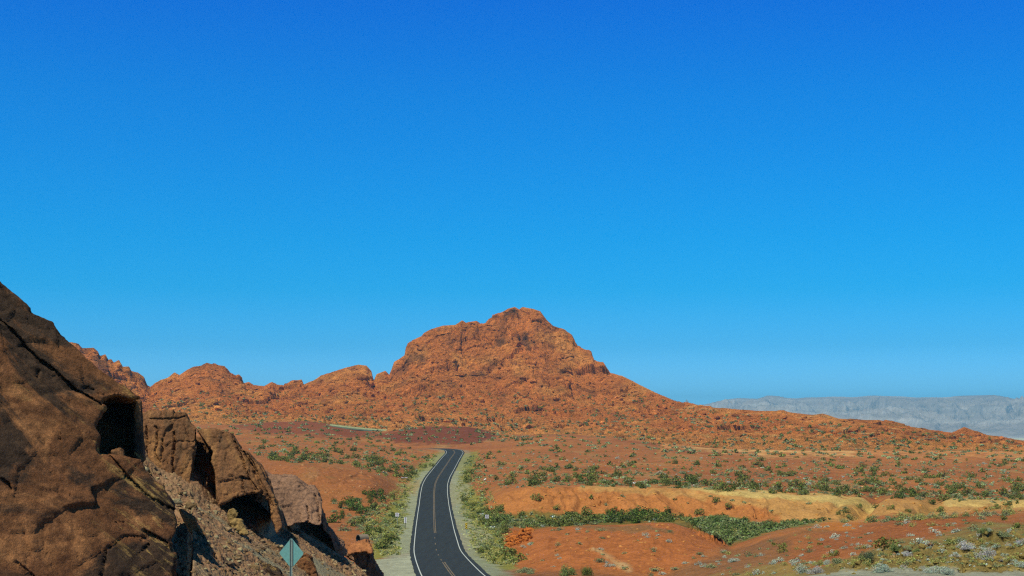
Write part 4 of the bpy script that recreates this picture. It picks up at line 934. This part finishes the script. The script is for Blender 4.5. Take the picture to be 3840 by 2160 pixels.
def scatter_low(n, poly, smin, smax, kinds):
    P = np.array(poly, float); ks = list(kinds); pr = np.array([kinds[x] for x in ks]); pr = pr/pr.sum(); k = 0
    for _ in range(n*4):
        if k >= n: break
        u = rng.uniform(P[:, 0].min(), P[:, 0].max()); v = rng.uniform(P[:, 1].min(), P[:, 1].max())
        if inpoly(np.array([u]), np.array([v]), poly)[0] < 0: continue
        if perlin(np.array([u/60.]), np.array([v/14.]), np.array([2.5]))[0] < rng.uniform(-.8, .5): continue
        g = ground_at(u, v)
        if g is None or (g[1] < DR.shape[0] and DR[g[1], g[2]] < 5.4): continue
        low(ks[rng.choice(len(ks), p=pr)], g[0], rng.uniform(smin, smax)); k += 1
scatter_low(1500, [(560, 1520), (1400, 1560), (2000, 1600), (2400, 1560), (2700, 1545), (3840, 1660), (4200, 1690), (4200, 1740), (2700, 1715), (2400, 1690), (2000, 1680), (1500, 1660), (600, 1620)], .7, 1.9, {'bursage': .6, 'creosote': .4})
scatter_low(500, [(1400, 1480), (2400, 1480), (2700, 1545), (2300, 1600), (1400, 1600), (600, 1540), (600, 1460)], .8, 1.8, {'bursage': .5, 'creosote': .5})
scatter_low(900, [(1700, 1700), (3840, 1740), (3840, 1880), (2500, 1830), (1850, 1830)], .3, .7, {'bursage': .88, 'silver': .12})
scatter_low(480, [(2550, 1945), (2700, 1938), (2860, 1966), (3060, 1952), (3120, 1950), (2900, 1992), (2780, 2030), (2735, 2046), (2650, 1998)], .35, .85, {'green': .65, 'bursage': .35})
scatter_low(350, [(1780, 1930), (2000, 1942), (2300, 1932), (2560, 1942), (2500, 1958), (2200, 1966), (1960, 1982), (1830, 1985)], .3, .8, {'green': .4, 'bursage': .5, 'silver': .1})
scatter_low(350, [(900, 1620), (1600, 1690), (1560, 1790), (1300, 1740), (950, 1720)], .3, .7, {'bursage': .88, 'silver': .12})
scatter_low(900, [(1730, 1720), (1800, 1700), (1860, 1880), (1920, 2060), (1960, 2130), (1800, 2110), (1700, 1930), (1700, 1860)], .2, .5, {'yellow': .6, 'bursage': .4})
scatter_low(1000, [(1340, 1990), (1480, 1830), (1620, 1700), (1650, 1705), (1560, 1880), (1545, 2000), (1510, 2085), (1430, 2085), (1400, 2030)], .2, .5, {'yellow': .7, 'bursage': .3})
scatter_low(700, [(2700, 2160), (3080, 2110), (3500, 2030), (3840, 1975), (4100, 1970), (4100, 2140), (3100, 2140)], .04, .13, {'yellow': .5, 'bursage': .3, 'silver': .2})
tag(restm.build('scrub', M['leaf'], smooth=False), 'countless small desert shrubs and tufts over the plain and foothills', kind='stuff')
# --- single plants one can point to
B = dict(big=True)
NB = 'large shrubs at the bottom right'
put('silver', 3300, 2150, 96, 'round pale mint-silver shrub, lower left one on the near bank above the grey shoulder', NB, **B, flat=1.1)
put('silver', 3530, 2152, 92, 'widest pale silver shrub low on the near bank, with dark gaps among its stems', NB, **B)
put('silver', 3482, 2150, 52, 'small silver shrub touching the left side of the widest silver shrub', NB, **B)
put('silver', 3555, 2156, 60, 'pale silver shrub touching the right side of the widest silver shrub', NB, **B)
put('lilac', 3700, 2098, 100, 'greyish-lilac shrub standing behind the split yellowish block', NB, **B, flat=1.1)
put('lilac', 3618, 2070, 78, 'greyish-lilac shrub left of the big lilac one', NB, **B)
put('lilac', 3755, 2112, 46, 'small greyish-lilac shrub trailing off right of the big lilac one', NB, **B)
put('silver', 3584, 2086, 26, 'tiny mint-silver tuft at the head of the dark crack in the blocks', NB, **B)
put('blue', 3255, 2102, 76, 'dark blue-green rounded bush at the edge of the near bank', NB, **B, flat=1.05)
put('yellow', 3205, 2118, 52, 'yellow-green shrub left below the dark blue-green bush', NB, **B)
put('bursage', 3140, 2112, 70, 'olive grey-green shrub second left of the dark blue-green bush', NB, **B)
put('green', 3350, 2072, 48, 'bright olive shrub right of the dark blue-green bush', NB, **B)
put('lilac', 3395, 2084, 50, 'lilac-white shrub between two olive shrubs on the near bank', NB, **B)
put('green', 3440, 2076, 40, 'olive shrub just above the flat yellowish ledge block', NB, **B)
put('bursage', 3400, 2060, 44, 'grey-green shrub above the lilac-white one on the near bank', NB, **B)
put('silver', 3310, 2104, 34, 'small lilac-silver tuft above the round mint-silver shrub', NB, **B)
put('silver', 3010, 2150, 80, 'silvery shrub cut by the bottom edge where the near bank begins', NB, **B)
put('lilac', 3060, 2152, 70, 'lilac shrub at the bottom edge right of the silvery one', NB, **B)
put('silver', 3100, 2118, 34, 'tall narrow silver tuft above the lilac shrub at the bottom edge', NB, **B, flat=1.7)
put('yellow', 3075, 2120, 60, 'yellow-green shrub left of the narrow silver tuft', NB, **B)
put('bursage', 3600, 2036, 66, 'grey-green shrub on top of the near bank above the lilac shrubs', NB, **B)
put('green', 3560, 2040, 44, 'darker green shrub beside the grey-green one on top of the near bank', NB, **B)
put('green', 3690, 2012, 46, 'olive green bush on the skyline of the near bank', NB, **B)
put('bursage', 3762, 2012, 60, 'rounded grey-green bush at the right end of the near bank skyline', NB, **B)
put('lilac', 3830, 2040, 60, 'lilac shrub cut by the right edge of the picture', NB, **B)
put('silver', 3705, 2026, 32, 'small silver tuft below the olive green bush on the near bank', NB, **B)
put('silver', 3826, 2130, 60, 'silver shrub cut by the right edge, lowest on the near bank', NB, **B)
MG = 'shrubs in the middle of the right foreground'
put('bursage', 1972, 2146, 70, 'green-grey shrub at the foot of the orange mound next to the road bend', MG, **B)
put('bursage', 1990, 2153, 34, 'small pale shrub at the foot of the orange mound', MG, **B)
put('green', 2130, 2158, 74, 'low green shrub cut by the bottom edge below the orange mound', MG, **B)
put('creosote', 2200, 2158, 56, 'brownish-olive bush at the bottom edge below the orange mound', MG, **B, flat=1.2)
put('silver', 2100, 2098, 24, 'small silver shrub low on the left of the orange mound', MG)
put('silver', 1992, 2046, 36, 'silver shrub on the upper left shoulder of the orange mound', MG)
put('silver', 1960, 2050, 26, 'silver tuft just left of the one on the shoulder of the orange mound', MG)
put('bursage', 2168, 1998, 26, 'grey-green shrub on the crest of the orange mound', MG)
put('bursage', 2256, 1992, 44, 'wide grey shrub on the crest of the orange mound near the wash', MG)
put('silver', 2430, 2018, 26, 'lone silver shrub on the grey patch of the orange mound', MG)
for i, (u, v, w_) in enumerate([(2480, 2156, 40), (2530, 2140, 44), (2570, 2116, 36), (2600, 2098, 26), (2640, 2090, 30), (2440, 2160, 36)]):
    put('bursage' if i % 2 else 'silver', u, v, w_, ['silver shrub lowest but one', 'green-grey shrub second lowest', 'silver-grey shrub in the middle', 'small green-grey shrub fourth up', 'pale shrub topmost', 'grey-green shrub lowest'][i]+' in the diagonal row right of the orange mound', 'diagonal row of shrubs right of the orange mound')
put('silver', 2752, 2108, 56, 'pale mint shrub on the brown slope, biggest of the three there', MG, **B, flat=.8)
put('silver', 2855, 2085, 34, 'small round mint shrub right of the biggest mint one', MG)
put('bursage', 2712, 2075, 34, 'dark grey-green shrub at the tip of the wash', MG)
put('creosote', 2935, 2055, 46, 'dark green bush alone on the red-brown slope', MG)
for i, (u, v, w_) in enumerate([(3082, 2030, 36), (3140, 2026, 24), (3180, 2014, 28), (3180, 2002, 24), (3148, 2012, 22)]):
    put('silver', u, v, w_, ['leftmost silver shrub', 'lowest silver shrub', 'silver shrub at the right', 'topmost silver shrub', 'silver shrub in the middle'][i]+' of the little cluster on the red-brown slope', 'cluster of silver shrubs on the red-brown slope')
RG = 'bushes in the ravines of the yellow bank'
put('dark', 3152, 1932, 40, 'dark bush at the foot of the first ravine in the yellow bank', RG, flat=1.1)
put('creosote', 3170, 1922, 36, 'upright olive bush just above the dark one in the first ravine', RG, flat=1.3)
put('green', 3190, 1948, 50, 'low green bush below the dark one at the mouth of the first ravine', RG)
put('creosote', 3285, 1906, 44, 'olive bush in the brown-streaked second ravine of the yellow bank', RG)
put('creosote', 3408, 1920, 34, 'dark bush between the second and third ravines of the yellow bank', RG)
put('dark', 3496, 1892, 46, 'dark bush leaning at the head of the third ravine', RG)
put('yellow', 3512, 1948, 44, 'round yellow-green shrub at the foot of the bank, left one of two', RG, flat=1.2)
put('yellow', 3584, 1942, 40, 'round yellow-green shrub at the foot of the bank, right one of two', RG, flat=1.1)
put('creosote', 1955, 1935, 34, 'lone olive bush low on the left of the orange bank', RG, flat=1.3)
put('creosote', 2124, 1932, 28, 'lone olive bush at the foot of the orange bank', RG, flat=1.2)
WG = 'big bushes in the wash and by the road'
put('dark', 2340, 1956, 56, 'darkest rounded green bush in the wash, tallest of all', WG, flat=1.0)
put('dark', 2470, 1950, 110, 'broad dark green thicket in the wash right of the tallest bush', WG, flat=.5)
put('dark', 2400, 1946, 80, 'dark olive thicket between the tallest bush and the broad one', WG, flat=.5)
put('creosote', 1860, 1968, 80, 'big olive bush behind the no-parking sign right of the road', WG, flat=1.1)
put('creosote', 1820, 1956, 60, 'olive bush just left of the no-parking sign at the roadside', WG, flat=1.1)
put('creosote', 1765, 1778, 48, 'tall dark bush on the right verge near the road crest', WG, flat=1.1)
put('creosote', 1755, 1805, 58, 'broad olive bush below the tall dark one on the right verge', WG)
put('green', 1780, 1795, 60, 'green shrub right of the gravel patch on the right verge', WG)
put('creosote', 1810, 2070, 40, 'upright dark shrub at the lower end of the right verge', WG, flat=1.3)
put('dark', 1395, 1890, 42, 'dark round bush at the foot of the left red mound', WG, flat=1.2)
put('dark', 1300, 1888, 74, 'wide dark green bush at the foot of the left red mound', WG, flat=.8)
put('green', 1345, 1905, 60, 'bright green shrub in front of the wide dark bush at the left mound', WG)
put('dark', 1255, 1960, 80, 'dark green bush beside the rocks at the end of the outcrop', WG)
put('bursage', 1290, 1992, 66, 'round grey-green bush below the dark one at the end of the outcrop', WG, flat=1.1)
put('bursage', 1352, 1976, 50, 'rounded olive bush left of the corrugated pipe', WG)
put('dark', 1378, 2014, 46, 'dark bush overhanging the corrugated pipe', WG)
put('creosote', 1622, 1750, 28, 'dark bush pressed against the left edge line near the road crest', WG, flat=1.2)
put('bursage', 1425, 2055, 70, 'grey-green shrub nearest the gravel pullout on the left', WG, flat=.8)
put('bursage', 1470, 2050, 46, 'rounded shrub right of the one nearest the pullout', WG)
# ------------------------------------------------------------------ signs
def box(bm, x0, x1, y0, y1, z0, z1):
    v = [bm.verts.new((x, y, z)) for z in (z0, z1) for (x, y) in ((x0, y0), (x1, y0), (x1, y1), (x0, y1))]
    for f in ((0, 3, 2, 1), (4, 5, 6, 7), (0, 1, 5, 4), (1, 2, 6, 5), (2, 3, 7, 6), (3, 0, 4, 7)): bm.faces.new([v[i] for i in f])
def part(name, bm, mat, parent, loc=(0, 0, 0)):
    bmesh.ops.recalc_face_normals(bm, faces=bm.faces)
    me = bpy.data.meshes.new(name); bm.to_mesh(me); bm.free(); me.materials.append(mat)
    o = bpy.data.objects.new(name, me); COL.objects.link(o); o.parent = parent; o.location = loc; return o
def thing(name, loc, label, cat, group=None, rz=0):
    o = bpy.data.objects.new(name, None); COL.objects.link(o); o.location = loc; o.rotation_euler = (0, 0, rz)
    return tag(o, label, cat, group)
def extrude_poly(bm, P, y0, y1):
    a = [bm.verts.new((x, y0, z)) for x, z in P]; b = [bm.verts.new((x, y1, z)) for x, z in P]
    bm.faces.new(a); bm.faces.new(list(reversed(b)))
    for i in range(len(P)): bm.faces.new((a[i], b[i], b[(i+1) % len(P)], a[(i+1) % len(P)]))
# diamond warning sign seen from behind, on a U-channel post
D = 50.0; px = lambda n: n/F*D
c = pt(1091.5, 2075, D)
s = thing('warning_sign', (c.x, c.y, -8.4), 'diamond-shaped road sign seen from its bare teal-grey back on a slotted metal post', 'road sign', rz=R(-14))
zc = c.z+8.4; hw = px(48.5)/math.cos(R(14)); hh = px(58)
bm = bmesh.new(); k = .05
P = []
for (ax, az) in ((0, -hh), (hw, 0), (0, hh), (-hw, 0)): P.append((ax, az))
Q = []
for i in range(4):
    a = np.array(P[i]); b = np.array(P[(i+1) % 4]); Q += [tuple(a+(b-a)*k), tuple(b+(a-b)*k)]
Q = Q[-1:]+Q[:-1]
extrude_poly(bm, [(x, z+zc) for x, z in Q], .030, .034)
part('sign_panel', bm, M['alu'], s)
bm = bmesh.new()
box(bm, -.030, .030, .018, .022, 0, zc+hh*.93); box(bm, -.036, -.030, -.012, .022, 0, zc+hh*.93)
box(bm, -.048, -.036, -.014, -.010, 0, zc+hh*.93)
part('post', bm, M['post'], s)
bm = bmesh.new(); box(bm, .030, .040, -.012, .022, 0, zc+hh*.93); box(bm, .040, .056, -.016, -.010, 0, zc+hh*.93)
part('post_flange', bm, M['post_sunlit_tone'], s)
for zb in (-.45, .45):
    bm = bmesh.new(); bmesh.ops.create_cone(bm, cap_ends=True, segments=8, radius1=.012, radius2=.012, depth=.02, matrix=Matrix.Translation((0, .012, zc+zb)) @ Matrix.Rotation(R(90), 4, 'X'))
    part('bolt', bm, M['post'], s)
# no-parking signs
def noparking(u, vc, base, label, rz):
    D = ground_at(u, base)[0].y; c = pt(u, vc, D); zb = height_xy(c.x, c.y)-.3
    s = thing('no_parking_sign', (c.x, c.y, zb), label, 'road sign', 'square white no-parking signs', rz)
    z0 = c.z-zb; h = .335
    bm = bmesh.new(); P = [(-h+.04, -h), (h-.04, -h), (h, -h+.04), (h, h-.04), (h-.04, h), (-h+.04, h), (-h, h-.04), (-h, -h+.04)]
    extrude_poly(bm, [(x, z+z0) for x, z in P], 0, .01); part('sign_plate', bm, M['white_metal'], s)
    bm = bmesh.new()
    n = 40; r1, r2 = .275, .225
    vs = [[bm.verts.new((math.cos(a*2*math.pi/n)*r, -.004, z0+math.sin(a*2*math.pi/n)*r)) for r in (r1, r2)] for a in range(n)]
    for i in range(n): bm.faces.new((vs[i][0], vs[i][1], vs[(i+1) % n][1], vs[(i+1) % n][0]))
    q = .165; t_ = .022
    bm.faces.new([bm.verts.new(p) for p in ((-q-t_, -.0045, z0+q-t_), (-q+t_, -.0045, z0+q+t_), (q+t_, -.0045, z0-q+t_), (q-t_, -.0045, z0-q-t_))])
    part('prohibition_ring', bm, M['red_paint'], s)
    bm = bmesh.new(); box(bm, -.085, -.040, -.008, -.006, z0-.15, z0+.15)
    n = 14; rr = [(.078, .040)]
    vo = []; 
    for i in range(n+1):
        a = -math.pi/2+math.pi*i/n
        vo.append((bm.verts.new((.015+math.cos(a)*.080, -.007, z0+.070+math.sin(a)*.080)), bm.verts.new((.015+math.cos(a)*.038, -.007, z0+.070+math.sin(a)*.038))))
    for i in range(n): bm.faces.new((vo[i][0], vo[i+1][0], vo[i+1][1], vo[i][1]))
    for zz in (z0+.129, z0+.011):
        bm.faces.new([bm.verts.new(p) for p in ((-.045, -.007, zz-.021), (.018, -.007, zz-.021), (.018, -.007, zz+.021), (-.045, -.007, zz+.021))])
    part('letter_p', bm, M['black_and_pipe_shade'], s)
    bm = bmesh.new(); box(bm, -.035, .035, .012, .045, 0, z0+h*.9); part('post', bm, M['post'], s)
noparking(1489.5, 1930, 1974, 'square white no-parking sign on the grassy verge left of the road', R(-4))
noparking(1826, 1937, 1968, 'square white no-parking sign before the big bush right of the road', R(4))
# object markers
def marker(u, vt, vb, base, label, striped):
    D = ground_at(u, base)[0].y
    wv = 8.0 if striped else 9.0
    c = pt(u, (vt+vb)/2, D); zb = height_xy(c.x, c.y)-.3; z0 = c.z-zb; hw = wv/F*D/2; hh = (vb-vt)/F*D/2
    s = thing('object_marker', (c.x, c.y, zb), label, 'road marker', None, R(3))
    bm = bmesh.new(); box(bm, -hw, hw, 0, .008, z0-hh, z0+hh); part('panel', bm, M['yellow_paint'] if striped else M['white_metal'], s)
    if striped:
        n = 3; st = 2*hh/n
        for i in range(-1, n+1):
            zA = z0-hh+i*st; bm = bmesh.new()
            P = [(-hw, zA+st*.05), (hw, zA+st*.05+2*hw*.75), (hw, zA+st*.5+2*hw*.75), (-hw, zA+st*.5)]
            P = [(x, min(max(z, z0-hh), z0+hh)) for x, z in P]
            if P[2][1]-P[1][1] < .01 and P[3][1]-P[0][1] < .01: bm.free(); continue
            bm.faces.new([bm.verts.new((x, -.004, z)) for x, z in P]); part('black_stripe', bm, M['black_and_pipe_shade'], s)
    else:
        bm = bmesh.new(); box(bm, -.035, .035, -.03, -.002, 0, z0+hh); part('post', bm, M['black_and_pipe_shade'], s)
    if striped:
        bm = bmesh.new(); box(bm, -.035, .035, .01, .04, 0, z0+hh*.8); part('post', bm, M['post'], s)
marker(1748.5, 1961, 1984, 2002, 'yellow and black striped hazard marker on the gravel right of the road', True)
marker(1520, 1940, 1961, 1984, 'narrow white marker with a dark post down its middle, left of the road', False)
# low brown sign board with white lettering
D = 395; c = pt(1516.5, 1791, D); zb = height_xy(c.x, c.y)-.3; z0 = c.z-zb
s = thing('wooden_sign', (c.x, c.y, zb), 'low dark brown wooden board with pale lettering left of the road', 'sign')
bm = bmesh.new(); box(bm, -1.0, 1.0, 0, .06, z0-.22, z0+.2); part('board', bm, M['brown_wood'], s)
bm = bmesh.new()
x = -.86
for wd in (.10, .09, .12, .08, .10, .0, .07, .05, .0, .11, .09, .12, .10, .08, .06):
    if wd > 0: box(bm, x, x+wd, -.012, -.003, z0-.08, z0+.09)
    x += wd+.03 if wd else .1
part('lettering', bm, M['white_metal'], s)
for xx in (-.75, .75):
    bm = bmesh.new(); box(bm, xx-.06, xx+.06, .06, .16, 0, z0+.2); part('post', bm, M['brown_wood'], s)
# tilted interpretive panel on a dark pedestal
D = 372; c = pt(1818.5, 1798, D); zb = height_xy(c.x, c.y)-.2; z0 = c.z-zb
s = thing('information_panel', (c.x, c.y, zb), 'small tilted white panel on a short black pedestal among shrubs right of the road', 'information panel', rz=R(-30))
bm = bmesh.new(); box(bm, -.11, .11, -.06, .06, 0, z0); part('pedestal', bm, M['black_and_pipe_shade'], s)
bm = bmesh.new(); box(bm, -.34, .34, -.22, .22, -.02, .02)
o = part('panel', bm, M['white_metal'], s, (0, 0, z0+.05)); o.rotation_euler = (R(38), R(-28), 0)
# corrugated culvert pipe
D = 205; c = pt(1343, 2020, D); 
s = thing('culvert_pipe', (c.x, c.y, c.z), 'rusty corrugated steel culvert pipe poking from the verge by the outcrop', 'culvert', rz=R(40))
def tube(r, x0, x1, nx, corr, flip=False):
    V = []; n = 28
    for i in range(nx+1):
        x = x0+(x1-x0)*i/nx; rr = r+corr*math.sin(i*math.pi/2)
        for k in range(n): V.append((x, math.cos(k*2*math.pi/n)*rr, math.sin(k*2*math.pi/n)*rr))
    Fc = [[i*n+k, i*n+(k+1) % n, (i+1)*n+(k+1) % n, (i+1)*n+k] for i in range(nx) for k in range(n)]
    return V, Fc
r_ = 15.0/F*D
for (nm, rad, mt) in (('outer_wall', r_, M['steel']), ('inner_wall', r_*.95, M['black_and_pipe_shade'])):  # inner wall coloured black: the shade inside the pipe put into its colour
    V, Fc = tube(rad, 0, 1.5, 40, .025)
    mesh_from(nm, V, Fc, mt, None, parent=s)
bm = bmesh.new()
n = 28
vs = [[bm.verts.new((-.01, math.cos(a*2*math.pi/n)*r, math.sin(a*2*math.pi/n)*r)) for r in (r_*1.04, r_*.93)] for a in range(n)]
for i in range(n): bm.faces.new((vs[i][0], vs[i][1], vs[(i+1) % n][1], vs[(i+1) % n][0]))
part('rim', bm, M['steel'], s)
# ------------------------------------------------------------------ air
bm = bmesh.new(); box(bm, -21000, 21000, -1500, 19500, -140, 420)
me = bpy.data.meshes.new('haze'); bmesh.ops.recalc_face_normals(bm, faces=bm.faces); bm.to_mesh(me); bm.free()
hz = bpy.data.objects.new('haze', me); COL.objects.link(hz)
m = bpy.data.materials.new('pale_blue_air'); m.use_nodes = True; t = m.node_tree; t.nodes.clear()
pv = t.nodes.new('ShaderNodeVolumePrincipled'); mo = t.nodes.new('ShaderNodeOutputMaterial'); t.links.new(pv.outputs[0], mo.inputs['Volume'])
pv.inputs['Density'].default_value = 8e-5; pv.inputs['Color'].default_value = (.22, .74, 1.0, 1); pv.inputs['Anisotropy'].default_value = .1
me.materials.append(m); tag(hz, 'thin blue desert haze', kind='stuff')
